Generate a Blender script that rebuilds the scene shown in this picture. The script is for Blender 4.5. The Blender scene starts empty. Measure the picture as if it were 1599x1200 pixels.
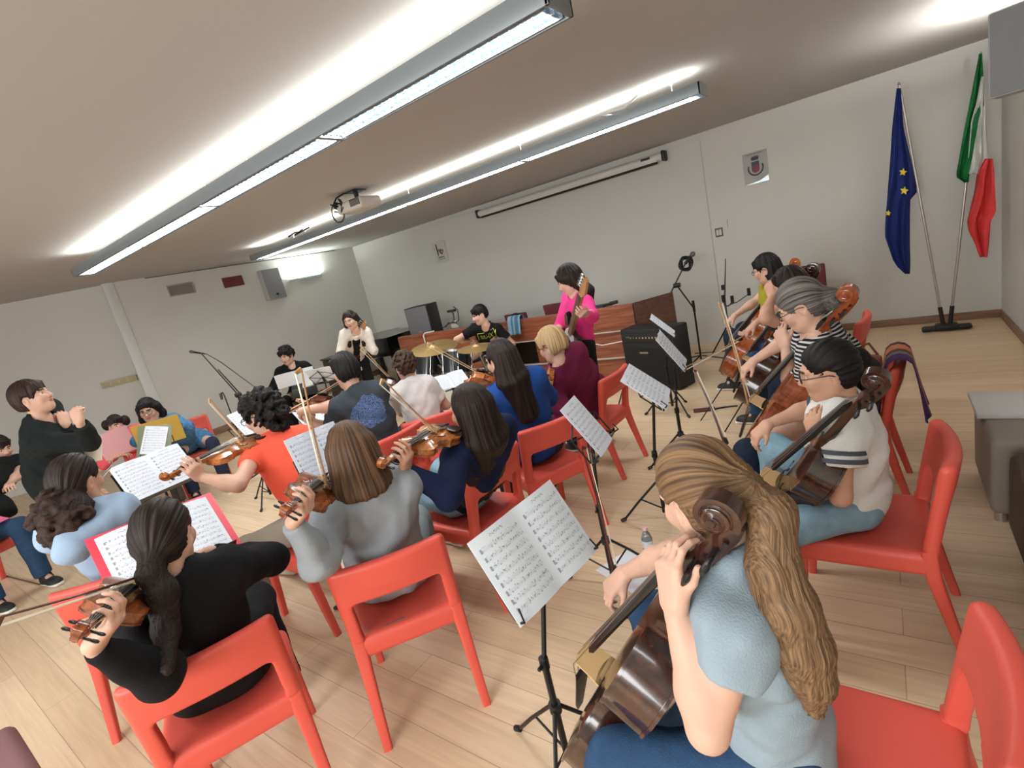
import bpy, bmesh, math, random
import numpy as np
import openvdb as vdb
from mathutils import Vector, Matrix
random.seed(7); RNG = np.random.default_rng(7)
SC = bpy.context.scene
COL = SC.collection
PI = math.pi
A = lambda *v: np.array(v, float)
def unit(v):
    v = np.asarray(v, float); return v / (np.linalg.norm(v) + 1e-12)

# ---------------------------------------------------------------- camera (world: x along back wall, y towards it, z up)
CAM_H, CAM_F = 1.78, 796.2
def _cam(yaw, pitch, roll):
    f = A(math.sin(yaw)*math.cos(pitch), math.cos(yaw)*math.cos(pitch), math.sin(pitch))
    r = A(math.cos(yaw), -math.sin(yaw), 0); d = np.cross(f, r)
    c, s = math.cos(roll), math.sin(roll)
    return np.array([c*r + s*d, -s*r + c*d, f])
CM = _cam(-.6574, -.2301, .2277)
CPOS = A(0, 0, CAM_H)
def ray(x, y): return CM.T @ A((x-799.5)/CAM_F, (y-600)/CAM_F, 1)
def at(x, y, z=0.):                      # the point at height z seen at a pixel of the photograph
    d = ray(x, y); t = (z-CAM_H)/d[2]; return A(d[0]*t, d[1]*t, z)
def aty(x, y, Y):                        # the point of the vertical plane y = Y
    d = ray(x, y); return CPOS + d*(Y/d[1])
def reach(p, x, y, L, near=True):        # the point seen at a pixel at distance L from a known point p
    d = unit(ray(x, y)); o = CPOS - p
    b = o @ d; c = o @ o - L*L; disc = b*b - c
    if disc < 0: t = -b; q = CPOS + d*t; return p + unit(q-p)*L
    t = -b - math.sqrt(disc) if near else -b + math.sqrt(disc)
    return CPOS + d*t
cam = bpy.data.cameras.new('camera'); cam_o = bpy.data.objects.new('camera', cam); COL.objects.link(cam_o)
cam.sensor_width = 36; cam.lens = CAM_F*36/1599; cam.clip_start = .02
m3 = np.column_stack([CM[0], -CM[1], -CM[2]])
mw = np.eye(4); mw[:3, :3] = m3; mw[:3, 3] = CPOS
cam_o.matrix_world = Matrix(mw.tolist())
SC.camera = cam_o
SC.view_settings.view_transform = 'Standard'; SC.view_settings.look = 'None'; SC.view_settings.gamma = 1
SC.view_settings.use_curve_mapping = False

# ---------------------------------------------------------------- materials
def lin(c):
    return tuple(((v/255)/12.92 if v/255 <= .04045 else ((v/255+.055)/1.055)**2.4) for v in c) + (1,)
MATS = {}
def nodes(name):
    m = bpy.data.materials.new(name); m.use_nodes = True
    nt = m.node_tree; b = nt.nodes['Principled BSDF']
    return m, nt, b
def L(nt, a, b): nt.links.new(a, b)
def mat(name, rgb, rough=.6, metal=0., spec=.5, var=.0, vscale=8., bump=0., bscale=60., emit=None, estr=0, alpha=1, trans=0, coat=0):
    if name in MATS: return MATS[name]
    m, nt, b = nodes(name)
    b.inputs['Base Color'].default_value = lin(rgb)
    b.inputs['Roughness'].default_value = rough; b.inputs['Metallic'].default_value = metal
    b.inputs['Specular IOR Level'].default_value = spec
    if coat: b.inputs['Coat Weight'].default_value = coat; b.inputs['Coat Roughness'].default_value = .12
    if alpha < 1: b.inputs['Alpha'].default_value = alpha
    if trans: b.inputs['Transmission Weight'].default_value = trans
    if emit: b.inputs['Emission Color'].default_value = lin(emit); b.inputs['Emission Strength'].default_value = estr
    if var or bump:
        tc = nt.nodes.new('ShaderNodeTexCoord')
    if var:
        n = nt.nodes.new('ShaderNodeTexNoise'); n.inputs['Scale'].default_value = vscale; n.inputs['Detail'].default_value = 4
        L(nt, tc.outputs['Object'], n.inputs['Vector'])
        mx = nt.nodes.new('ShaderNodeMix'); mx.data_type = 'RGBA'
        lo = [max(0, v*(1-var)) for v in rgb]; hi = [min(255, v*(1+var)) for v in rgb]
        mx.inputs['A'].default_value = lin(lo); mx.inputs['B'].default_value = lin(hi)
        L(nt, n.outputs['Fac'], mx.inputs['Factor']); L(nt, mx.outputs['Result'], b.inputs['Base Color'])
    if bump:
        n2 = nt.nodes.new('ShaderNodeTexNoise'); n2.inputs['Scale'].default_value = bscale; n2.inputs['Detail'].default_value = 3
        L(nt, tc.outputs['Object'], n2.inputs['Vector'])
        bp = nt.nodes.new('ShaderNodeBump'); bp.inputs['Strength'].default_value = bump; bp.inputs['Distance'].default_value = .01
        L(nt, n2.outputs['Fac'], bp.inputs['Height']); L(nt, bp.outputs['Normal'], b.inputs['Normal'])
    MATS[name] = m; return m
def wood(name, dark, light, rough=.3, scale=(3, 40, 40), coat=.3):
    if name in MATS: return MATS[name]
    m, nt, b = nodes(name)
    tc = nt.nodes.new('ShaderNodeTexCoord'); mp = nt.nodes.new('ShaderNodeMapping'); mp.inputs['Scale'].default_value = scale
    n = nt.nodes.new('ShaderNodeTexNoise'); n.inputs['Scale'].default_value = 1; n.inputs['Detail'].default_value = 5; n.inputs['Distortion'].default_value = .6
    L(nt, tc.outputs['Object'], mp.inputs['Vector']); L(nt, mp.outputs['Vector'], n.inputs['Vector'])
    r = nt.nodes.new('ShaderNodeValToRGB'); r.color_ramp.elements[0].color = lin(dark); r.color_ramp.elements[1].color = lin(light)
    r.color_ramp.elements[0].position = .35; r.color_ramp.elements[1].position = .68
    L(nt, n.outputs['Fac'], r.inputs['Fac']); L(nt, r.outputs['Color'], b.inputs['Base Color'])
    b.inputs['Roughness'].default_value = rough
    if coat: b.inputs['Coat Weight'].default_value = coat; b.inputs['Coat Roughness'].default_value = .1
    MATS[name] = m; return m
def hair_mat(name, dark, light, fine=34.):
    if name in MATS: return MATS[name]
    m, nt, b = nodes(name)
    at_ = nt.nodes.new('ShaderNodeAttribute'); at_.attribute_name = 'flow'
    mp = nt.nodes.new('ShaderNodeMapping'); mp.inputs['Scale'].default_value = (fine, fine, 2.2)
    n = nt.nodes.new('ShaderNodeTexNoise'); n.inputs['Scale'].default_value = 1; n.inputs['Detail'].default_value = 4
    L(nt, at_.outputs['Vector'], mp.inputs['Vector']); L(nt, mp.outputs['Vector'], n.inputs['Vector'])
    r = nt.nodes.new('ShaderNodeValToRGB'); r.color_ramp.elements[0].color = lin(dark); r.color_ramp.elements[1].color = lin(light)
    r.color_ramp.elements[0].position = .32; r.color_ramp.elements[1].position = .72
    L(nt, n.outputs['Fac'], r.inputs['Fac']); L(nt, r.outputs['Color'], b.inputs['Base Color'])
    b.inputs['Roughness'].default_value = .5; b.inputs['Specular IOR Level'].default_value = .22
    bp = nt.nodes.new('ShaderNodeBump'); bp.inputs['Strength'].default_value = .5; bp.inputs['Distance'].default_value = .006
    L(nt, n.outputs['Fac'], bp.inputs['Height']); L(nt, bp.outputs['Normal'], b.inputs['Normal'])
    MATS[name] = m; return m
def cloth(name, rgb, rough=.85, var=.10, vscale=14, bump=.25, bscale=220):
    m = mat(name, rgb, rough, spec=.2, var=var, vscale=vscale, bump=bump, bscale=bscale); return m

# ---------------------------------------------------------------- objects
def tag(o, label=None, cat=None, group=None, kind=None):
    if label: o['label'] = label
    if cat: o['category'] = cat
    if group: o['group'] = group
    if kind: o['kind'] = kind
    return o
def thing(name, label, cat, loc=(0, 0, 0), rz=0., group=None, M=None):
    o = bpy.data.objects.new(name, None); COL.objects.link(o); o.empty_display_size = .1
    if M is not None: o.matrix_world = Matrix(np.asarray(M).tolist())
    else: o.location = tuple(loc); o.rotation_euler = (0, 0, rz)
    return tag(o, label, cat, group)
def frame4(o, x, y, z):
    m = np.eye(4); m[:3, 0] = x; m[:3, 1] = y; m[:3, 2] = z; m[:3, 3] = o; return m
def mesh_from(name, V, F, mats, fm=None, sharp=40, attrs=None):
    me = bpy.data.meshes.new(name)
    me.from_pydata([tuple(map(float, v)) for v in V], [], [tuple(map(int, f)) for f in F])
    for m in (mats if isinstance(mats, (list, tuple)) else [mats]): me.materials.append(m)
    if fm is not None: me.polygons.foreach_set('material_index', np.asarray(fm, np.int32))
    me.polygons.foreach_set('use_smooth', np.ones(len(me.polygons), bool))
    if attrs:
        for k, (t, a) in attrs.items():
            at_ = me.attributes.new(k, t, 'POINT')
            at_.data.foreach_set('vector' if t == 'FLOAT_VECTOR' else 'value', np.asarray(a, np.float32).ravel())
    me.update()
    if sharp is not None and sharp < 180: me.set_sharp_from_angle(angle=math.radians(sharp))
    return me
def put(name, me, parent=None, M=None):
    o = bpy.data.objects.new(name, me); COL.objects.link(o)
    if M is not None: o.matrix_world = Matrix(np.asarray(M).tolist())
    if parent is not None: o.parent = parent          # geometry given in the parent's own space
    return o
def wput(name, me, parent):                            # geometry given in world space, parent anywhere
    o = bpy.data.objects.new(name, me); COL.objects.link(o); o.parent = parent
    o.matrix_parent_inverse = WM(parent).inverted(); return o
def WM(o):
    m = o.matrix_basis.copy()
    if o.parent: m = WM(o.parent) @ o.matrix_parent_inverse @ m
    return m
def copy_thing(o, label=None, group=None, loc=None, rz=None, M=None):
    c = o.copy(); COL.objects.link(c)
    if label: c['label'] = label
    if group: c['group'] = group
    if M is not None: c.matrix_world = Matrix(np.asarray(M).tolist())
    else:
        if loc is not None: c.location = tuple(loc)
        if rz is not None: c.rotation_euler = (0, 0, rz)
    for ch in [q for q in KIDS.get(o.name, [])]:
        d = ch.copy(); COL.objects.link(d); d.parent = c; KIDS.setdefault(c.name, []).append(d)
        for g in KIDS.get(ch.name, []):
            e = g.copy(); COL.objects.link(e); e.parent = d; KIDS.setdefault(d.name, []).append(e)
    return c
KIDS = {}

class MB:
    """collects shapes into ONE mesh"""
    def __init__(s): s.V = []; s.F = []; s.M = []
    def add(s, V, F, m=0):
        n = len(s.V); s.V += [tuple(v) for v in V]; s.F += [tuple(i+n for i in f) for f in F]; s.M += [m]*len(F); return s
    def bm(s, b, m=0, M=None):
        b.verts.index_update()
        V = [(M @ v.co if M is not None else v.co)[:] for v in b.verts]
        s.add(V, [[v.index for v in f.verts] for f in b.faces], m); b.free(); return s
    def box(s, c, size, m=0, R=None, bev=0., seg=2):
        b = bmesh.new(); bmesh.ops.create_cube(b, size=1)
        bmesh.ops.scale(b, vec=size, verts=b.verts)
        if bev: bmesh.ops.bevel(b, geom=b.edges[:], offset=min(bev, min(size)*.49), segments=seg, affect='EDGES', profile=.5)
        M = Matrix.Translation(Vector(tuple(c)))
        if R is not None: M = M @ Matrix(np.asarray(R).tolist()).to_4x4()
        return s.bm(b, m, M)
    def tube(s, P, r, n=8, m=0, caps=True, flat=None):
        P = [np.asarray(p, float) for p in P]; k = len(P)
        rr = r if hasattr(r, '__len__') else [r]*k
        T = [unit(P[min(i+1, k-1)]-P[max(i-1, 0)]) for i in range(k)]
        u = unit(np.cross(T[0], A(0, 0, 1) if abs(T[0][2]) < .9 else A(1, 0, 0)))
        V = []
        for i in range(k):
            u = unit(u - T[i]*(u @ T[i])); w = np.cross(T[i], u)
            fx, fy = (1, 1) if flat is None else flat
            for j in range(n):
                a = 2*PI*j/n; V.append(P[i] + rr[i]*(math.cos(a)*u*fx + math.sin(a)*w*fy))
        F = [(i*n+j, i*n+(j+1) % n, (i+1)*n+(j+1) % n, (i+1)*n+j) for i in range(k-1) for j in range(n)]
        if caps: F += [tuple(range(n-1, -1, -1)), tuple((k-1)*n+j for j in range(n))]
        return s.add(V, F, m)
    def lathe(s, prof, n=24, m=0, M=None, caps=True):
        V = []; k = len(prof)
        for (r, z) in prof:
            for j in range(n):
                a = 2*PI*j/n; V.append((r*math.cos(a), r*math.sin(a), z))
        F = [(i*n+j, i*n+(j+1) % n, (i+1)*n+(j+1) % n, (i+1)*n+j) for i in range(k-1) for j in range(n)]
        if caps: F += [tuple(range(n-1, -1, -1)), tuple((k-1)*n+j for j in range(n))]
        if M is not None: V = [tuple((np.asarray(M) @ A(*v, 1))[:3]) for v in V]
        return s.add(V, F, m)
    def prism(s, P, z0, z1, m=0, M=None):
        k = len(P); V = [(x, y, z0) for x, y in P] + [(x, y, z1) for x, y in P]
        F = [(i, (i+1) % k, k+(i+1) % k, k+i) for i in range(k)] + [tuple(range(k-1, -1, -1)), tuple(range(k, 2*k))]
        if M is not None: V = [tuple((np.asarray(M) @ A(*v, 1))[:3]) for v in V]
        return s.add(V, F, m)
    def quad(s, a, b, c, d, m=0): return s.add([a, b, c, d], [(0, 1, 2, 3)], m)
    def mesh(s, name, mats, sharp=40): return mesh_from(name, s.V, s.F, mats, s.M, sharp)
    def put(s, name, mats, parent=None, M=None, sharp=40):
        o = put(name, s.mesh(name, mats, sharp), parent, M)
        if parent is not None: KIDS.setdefault(parent.name, []).append(o)
        return o
    def wput(s, name, mats, parent, sharp=40):
        o = wput(name, s.mesh(name, mats, sharp), parent); KIDS.setdefault(parent.name, []).append(o); return o

# ---------------------------------------------------------------- blended solids: smooth unions of capsules, ellipsoids and boxes, meshed once
class SDF:
    def __init__(s): s.p = []
    def cap(s, a, b, ra, rb=None, k=.03, op='u', flat=0):
        s.p.append(('cap', np.asarray(a, float), np.asarray(b, float), ra, ra if rb is None else rb, k, op, flat)); return s
    def ell(s, c, r, R=None, k=.03, op='u'):
        s.p.append(('ell', np.asarray(c, float), np.asarray(r, float)*np.ones(3), None if R is None else np.asarray(R, float), k, op)); return s
    def box(s, c, h, R=None, rnd=.01, k=.01, op='u'):
        s.p.append(('box', np.asarray(c, float), np.asarray(h, float), None if R is None else np.asarray(R, float), k, op, rnd)); return s
    def cut(s, p, n, k=.006):             # keep the side n points away from
        s.p.append(('cut', np.asarray(p, float), unit(n), k, 'c')); return s
    def bounds(s):
        lo, hi = A(9e9, 9e9, 9e9), -A(9e9, 9e9, 9e9)
        for q in s.p:
            if q[0] == 'cut' or q[0] != 'cut' and 's' in q[5:7] or (q[0] == 'cap' and q[6] == 's'): continue
            l, h = s.pb(q); lo = np.minimum(lo, l); hi = np.maximum(hi, h)
        return lo, hi
    @staticmethod
    def pb(q):
        if q[0] == 'cap':
            r = max(q[3], q[4]); return np.minimum(q[1], q[2])-r, np.maximum(q[1], q[2])+r
        if q[0] == 'ell': r = q[2].max(); return q[1]-r, q[1]+r
        if q[0] == 'box': r = np.linalg.norm(q[2]); return q[1]-r, q[1]+r
    def grid(s, vox, pad=3, noise=None, warp=None, wpad=0):
        lo, hi = s.bounds(); lo = lo-vox*pad-wpad; hi = hi+vox*pad+wpad
        n = np.ceil((hi-lo)/vox).astype(int)+1
        ax = [(lo[i]+vox*np.arange(n[i])).astype(np.float32) for i in range(3)]
        big = np.float32(vox*4)
        D = np.full(tuple(n), big, np.float32)
        for q in s.p:
            op = q[4] if q[0] == 'cut' else (q[6] if q[0] == 'cap' else q[5])
            if q[0] == 'cut' or warp is not None: i0 = A(0, 0, 0).astype(int); i1 = n
            else:
                l, h = s.pb(q); mg = (q[5] if q[0] == 'cap' else q[4]) + 4*vox
                i0 = np.clip(np.floor((l-mg-lo)/vox), 0, n-1).astype(int); i1 = np.clip(np.ceil((h+mg-lo)/vox)+1, 1, n).astype(int)
            X, Y, Z = np.meshgrid(ax[0][i0[0]:i1[0]], ax[1][i0[1]:i1[1]], ax[2][i0[2]:i1[2]], indexing='ij', sparse=True)
            if warp is not None: X, Y, Z = warp(X, Y, Z)
            sl = tuple(slice(i0[i], i1[i]) for i in range(3))
            d = D[sl]
            if q[0] == 'cut':
                e = (X-q[1][0])*q[2][0]+(Y-q[1][1])*q[2][1]+(Z-q[1][2])*q[2][2]; k = q[3]
            elif q[0] == 'cap':
                a, b = q[1], q[2]; ab = b-a; l2 = ab @ ab+1e-12; k = q[5]
                t = ((X-a[0])*ab[0]+(Y-a[1])*ab[1]+(Z-a[2])*ab[2])/l2; h = np.clip(t, 0, 1)
                e = np.sqrt((X-a[0]-h*ab[0])**2+(Y-a[1]-h*ab[1])**2+(Z-a[2]-h*ab[2])**2)-(q[3]+(q[4]-q[3])*h)
                if q[7] >= 1: e = np.maximum(e, (t-1)*math.sqrt(l2))
                if q[7] >= 2: e = np.maximum(e, -t*math.sqrt(l2))
            else:
                x, y, z = X-q[1][0], Y-q[1][1], Z-q[1][2]
                if q[3] is not None:
                    R = q[3]                 # rows are the local axes
                    x, y, z = x*R[0, 0]+y*R[0, 1]+z*R[0, 2], x*R[1, 0]+y*R[1, 1]+z*R[1, 2], x*R[2, 0]+y*R[2, 1]+z*R[2, 2]
                k = q[4]
                if q[0] == 'ell':
                    r = q[2]; k0 = np.sqrt((x/r[0])**2+(y/r[1])**2+(z/r[2])**2); k1 = np.sqrt((x/r[0]**2)**2+(y/r[1]**2)**2+(z/r[2]**2)**2)+1e-9
                    e = k0*(k0-1)/k1
                else:
                    h = q[2]-q[6]; qx, qy, qz = np.abs(x)-h[0], np.abs(y)-h[1], np.abs(z)-h[2]
                    e = np.sqrt(np.maximum(qx, 0)**2+np.maximum(qy, 0)**2+np.maximum(qz, 0)**2)+np.minimum(np.maximum(np.maximum(qx, qy), qz), 0)-q[6]
            if op == 'u':
                hh = np.maximum(k-np.abs(d-e), 0)/k; D[sl] = np.minimum(d, e)-hh*hh*k*.25
            else:
                if op == 's': e = -e
                hh = np.maximum(k-np.abs(d-e), 0)/k; D[sl] = np.maximum(d, e)+hh*hh*k*.25
        if noise is not None:
            X, Y, Z = np.meshgrid(*ax, indexing='ij', sparse=True); D = D+noise(X, Y, Z).astype(np.float32)
        return D, lo, big
    def surf(s, vox, noise=None, warp=None, wpad=0):
        D, lo, big = s.grid(vox, noise=noise, warp=warp, wpad=wpad)
        D = np.clip(D, -big*.75, big*.75)
        for ax in range(3):               # close the volume at its bounds
            sl = [slice(None)]*3
            for e in (0, -1): sl[ax] = e; D[tuple(sl)] = big*.75
        g = vdb.FloatGrid(float(big*.75)); g.copyFromArray(D)
        P, Q = g.convertToQuads()
        return np.asarray(P, float)*vox+lo, np.asarray(Q)
def wrinkle(amp, f, seed=0):
    r = np.random.default_rng(seed); k = [r.normal(size=3)*f for _ in range(5)]; ph = r.uniform(0, 6.3, 5)
    def fn(X, Y, Z):
        o = 0
        for i in range(0, 4):
            o = o + np.sin(k[i][0]*X+k[i][1]*Y+k[i][2]*Z+ph[i]+1.2*np.sin(k[i+1][0]*X+k[i+1][1]*Y+k[i+1][2]*Z))
        return amp*o/2
    return fn
def vnormals(V, F):
    n = np.zeros_like(V); a, b, c, d = (V[F[:, i]] for i in range(4))
    fn = np.cross(c-a, d-b)
    for i in range(4): np.add.at(n, F[:, i], fn)
    return n/(np.linalg.norm(n, axis=1, keepdims=True)+1e-12)
def relax(V, F, it=2, w=.5):
    for _ in range(it):
        s = np.zeros_like(V); c = np.zeros(len(V))
        for i in range(4):
            j = (i+1) % 4
            np.add.at(s, F[:, i], V[F[:, j]]); np.add.at(c, F[:, i], 1)
            np.add.at(s, F[:, j], V[F[:, i]]); np.add.at(c, F[:, j], 1)
        V = V*(1-w)+w*s/np.maximum(c, 1)[:, None]
    return V
from mathutils.bvhtree import BVHTree
# ---------------------------------------------------------------- people
SKIN = dict(fair=(206, 164, 143), mid=(198, 152, 128), tan=(176, 128, 102))
def skin_mat(k):
    n = 'skin_' + k
    if n in MATS: return MATS[n]
    m = mat(n, SKIN[k], .5, spec=.35, var=.05, vscale=25)
    b = m.node_tree.nodes['Principled BSDF']; b.inputs['Subsurface Weight'].default_value = .12; b.inputs['Subsurface Radius'].default_value = (.02, .008, .005); b.inputs['Subsurface Scale'].default_value = .3
    return m
EYEW = mat('eye_white', (225, 220, 214), .3); IRIS = mat('iris', (42, 28, 22), .2); LIPS = mat('lips', (172, 100, 92), .45); BROW = mat('brow', (52, 38, 30), .8)
TIE = mat('hair_tie', (60, 40, 40), .8)
def ik(s, w, l1, l2, pole):
    d = w-s; D = np.linalg.norm(d)
    if D > (l1+l2)*.995: w = s+d*((l1+l2)*.995/D); d = w-s; D = np.linalg.norm(d)
    u = d/D; a = (l1*l1-l2*l2+D*D)/(2*D); h = math.sqrt(max(l1*l1-a*a, 1e-8))
    p = np.asarray(pole, float); p = unit(p-u*(p @ u)); return s+u*a+p*h, w
def rot(v, ax, ang):
    ax = unit(ax); c, s = math.cos(ang), math.sin(ang)
    return v*c+np.cross(ax, v)*s+ax*(ax @ v)*(1-c)

class Person:
    def __init__(P, label, head, f, hip=None, s=1., look=(0, 0, 0), tw=0, skin='fair', stand=False, sit=.465, neck=None, lean=None, vox=1., name='person', base=None, shw=.155, bw=.9):
        P.label, P.s, P.skin, P.stand, P.vox, P.name, P.sit = label, s, skin, stand, vox, name, sit; P.bw = bw
        P.f = unit(A(f[0], f[1], 0)); P.r = A(P.f[1], -P.f[0], 0); up = A(0, 0, 1)
        P.H = np.asarray(head, float)
        hf = rot(P.f, up, math.radians(look[0])); hr = np.cross(hf, up)
        hf = rot(hf, hr, math.radians(look[1])); hu = np.cross(hr, hf)
        hr = rot(hr, hf, math.radians(look[2])); hu = rot(hu, hf, math.radians(look[2]))
        P.hf, P.hr, P.hu = hf, hr, hu
        if hip is None: hip = P.H[:2]-P.f[:2]*.06
        P.Hc = A(hip[0], hip[1], .93*s if stand else sit+.105*s)
        P.N = P.H-(hu*.5+up*.5)*.165*s-hf*.035*s if neck is None else np.asarray(neck, float)
        P.u = unit(P.N-P.Hc)
        P.sr = rot(P.r, up, math.radians(tw)); P.sr = unit(P.sr-P.u*(P.sr @ P.u)); P.sf = np.cross(P.u, P.sr)
        P.Sc = P.N-P.u*.055*s+P.sf*.02
        P.sh = dict(L=P.Sc-P.sr*shw*s, R=P.Sc+P.sr*shw*s)
        P.hj = dict(L=P.Hc-P.r*.088*s, R=P.Hc+P.r*.088*s)
        P.L1, P.L2 = .285*s, .25*s
        P.arms = {}; P.legs = {}; P.hands = {}
        P.base = A(P.Hc[0], P.Hc[1], 0) if base is None else A(*base)
        for q, sg in (('L', -1), ('R', 1)):
            if stand: P.leg(q, P.hj[q]+A(0, 0, -.45*s)+P.f*.03+P.r*sg*.02, P.hj[q]*A(1, 1, 0)+A(0, 0, .085*s)+P.r*sg*.03)
            else: P.leg(q, P.hj[q]+P.f*.42*s+P.r*sg*.08*s+A(0, 0, .0), None)
        P.kids = []
    def leg(P, q, knee, ankle=None):
        if ankle is None: ankle = A(knee[0], knee[1], .085*P.s)+P.f*.03
        P.legs[q] = (np.asarray(knee, float), np.asarray(ankle, float)); return P
    def arm(P, q, wrist=None, pole=(0, 0, -1), elbow=None, d=None, n=None, curl=.6, thumb=.5):
        if elbow is None: elbow, wrist = ik(P.sh[q], np.asarray(wrist, float), P.L1, P.L2, pole)
        fd = unit(wrist-elbow)
        d = fd if d is None else unit(d); n = A(0, 0, -1) if n is None else np.asarray(n, float)
        n = unit(n-d*(n @ d))
        P.arms[q] = (elbow, wrist); P.hands[q] = (d, n, curl, thumb); return P
    def arm_px(P, q, epx, wpx, near=(True, True), **k):
        e = reach(P.sh[q], *epx, P.L1, near[0]); w = reach(e, *wpx, P.L2, near[1]); return P.arm(q, w, elbow=e, **k)
    def torso(P, S, o=0., w=1., hipk=1.):
        s, u = P.s, P.u; w = w*P.bw; R1 = np.array([P.r, np.cross(u, P.r)*1, u]); R2 = np.array([P.sr, P.sf, u])
        T = np.linalg.norm(P.N-P.Hc)
        fw = np.cross(u, P.r)
        S.ell(P.Hc+u*.02, A(.168*s*w*hipk, .125*s*w, .125*s)+o, R1, .05)
        S.ell(P.Hc+u*T*.38, A(.136*s*w, .103*s*w, .17*s)+o, R1, .08)
        S.ell(P.Hc+u*T*.70+P.sf*.012, A(.150*s*w, .112*s*w, .19*s)+o, R2, .08)
        for q in 'LR':
            S.cap(P.Sc+(P.sh[q]-P.Sc)*.1-u*.015, P.sh[q]-(P.sh[q]-P.Sc)*.08, .066*s+o, .056*s+o, .06)
            S.cap(P.N+u*.015*s, P.Sc+(P.sh[q]-P.Sc)*.75+u*.02, .046*s+o*.6, .036*s+o, .04)
    def body(P):
        s = P.s; S = SDF(); P.torso(S, -.006)
        S.cap(P.N-P.u*.03, P.H-P.hu*.06*s-P.hf*.01, .054*s, .05*s, .03)
        for q in 'LR':
            if q in P.arms:
                e, w = P.arms[q]
                S.cap(P.sh[q], e, .050*s, .040*s, .03); m = e+(w-e)*.3
                S.cap(e, m, .040*s, .041*s, .02); S.cap(m, w, .041*s, .026*s, .03)
            k, a = P.legs[q]
            S.cap(P.hj[q], k, .075*s, .052*s, .03); S.cap(k, a, .05*s, .034*s, .03); S.cap(a, a+P.f*.1*s-A(0, 0, .045*s), .032*s, .028*s, .02)
        if not P.stand: pass
        V, F = S.surf(.0125*P.vox); V = relax(V, F, 2)
        Vs, Fs, ms = [V], [F], [np.zeros(len(F), int)]; n = len(V)
        for V2, F2, m2 in [P.head_mesh()]+[P.hand_mesh(q) for q in P.hands]:
            Vs.append(V2); Fs.append(F2+n); ms.append(m2); n += len(V2)
        V = np.concatenate(Vs)-P.base; F = np.concatenate(Fs); fm = np.concatenate(ms)
        P.root = thing(P.name, P.label, 'person', P.base)
        me = mesh_from('body', V, F, [skin_mat(P.skin), EYEW, IRIS, LIPS, BROW], fm, None)
        put('body', me, P.root); return P.root
    def W(P, x, y, z): return P.H+P.hr*x*P.s+P.hf*y*P.s+P.hu*z*P.s
    def head_mesh(P):
        s = P.s; S = SDF(); R = np.array([P.hr, P.hf, P.hu]); W = P.W
        S.ell(W(0, -.012, .035), A(.074, .094, .092)*s, R, .02)
        S.ell(W(0, .022, -.03), A(.061, .068, .088)*s, R, .04)
        S.ell(W(0, .052, -.095), A(.03, .026, .022)*s, R, .035)
        S.cap(W(0, -.02, -.05), P.N+P.u*.02, .05*s, .052*s, .03)
        for x in (-1, 1):
            S.cap(W(x*.035, .02, -.085), W(x*.058, -.012, -.045), .02*s, .018*s, .03)
            S.ell(W(x*.036, .070, -.022), A(.022, .014, .02)*s, R, .03)
            S.ell(W(x*.077, -.012, -.012), A(.009, .019, .031)*s, R, .01)
            S.ell(W(x*.083, -.008, -.008), A(.006, .009, .016)*s, R, .006, 's')
            S.cap(W(x*.014, .090, .026), W(x*.05, .076, .026), .009*s, .006*s, .015)
            S.ell(W(x*.032, .092, .006), A(.019, .012, .010)*s, R, .015, 's')
            S.ell(W(x*.032, .076, .004), A(.0125, .0125, .0115)*s, R, .003)
        S.cap(W(0, .084, .018), W(0, .108, -.026), .008*s, .0125*s, .012)
        for x in (-1, 1): S.ell(W(x*.012, .097, -.030), A(.008, .01, .008)*s, R, .008)
        S.ell(W(0, .084, -.056), A(.023, .010, .0065)*s, R, .006); S.ell(W(0, .082, -.068), A(.020, .011, .007)*s, R, .006)
        V, F = S.surf(.0042*max(P.vox, .8)); V = relax(V, F, 1)
        c = (V[F].mean(1)-P.H)/s; lx, ly, lz = c @ P.hr, c @ P.hf, c @ P.hu
        m = np.zeros(len(F), int)
        ax = np.abs(lx)
        eye = ((ax-.032)/.0125)**2+((lz-.004)/.0075)**2 < 1; eye &= ly > .07
        m[eye] = 1; m[eye & (((ax-.032)/.0065)**2+((lz-.004)/.008)**2 < 1)] = 2
        m[(ly > .06) & ((lx/.024)**2+((lz+.062)/.011)**2 < 1)] = 3
        m[(ly > .06) & (ax > .012) & (ax < .052) & (np.abs(lz-.030+ax*.05) < .0052)] = 4
        return V, F, m
    def hand_mesh(P, q):
        s = P.s*.98; d, n, curl, th = P.hands[q]; w = P.arms[q][1]; e = P.arms[q][0]
        t = np.cross(d, n) if q == 'R' else np.cross(n, d)
        S = SDF(); fd = unit(w-e)
        S.cap(w-fd*.05*s, w, .0275*s, .024*s, .02)
        for i, (o, ln) in enumerate(((.030, .95), (.010, 1.06), (-.010, .98), (-.029, .8))):
            b = w+(d*.088+t*o)*s-(d*.006*s if i in (0, 3) else 0)
            S.cap(w+t*o*.6*s+d*.012*s, b, .0165*s, .0125*s, .018)
            p = b; ang = 0
            for j, (l, c) in enumerate(((.043, .75), (.027, 1.0), (.021, .7))):
                ang += curl*c*(1+.12*i); v = d*math.cos(ang)+n*math.sin(ang)+t*o*(2.2 if j == 0 else 0)
                v = unit(v); p2 = p+v*l*ln*s
                S.cap(p, p2, (.0092-.0009*j)*s, (.0085-.0011*j)*s, .004); p = p2
        b = w+(d*.028+t*.024+n*.006)*s; v1 = unit(d*.75+t*.62+n*(.25+th*.3)); v2 = unit(d*.85+t*(.45-.5*th)+n*(.2+th*.6))
        S.cap(w+d*.012*s+t*.008*s, b+v1*.04*s, .0155*s, .0108*s, .014); S.cap(b+v1*.04*s, b+v1*.04*s+v2*.033*s, .0102*s, .0085*s, .005)
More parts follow.
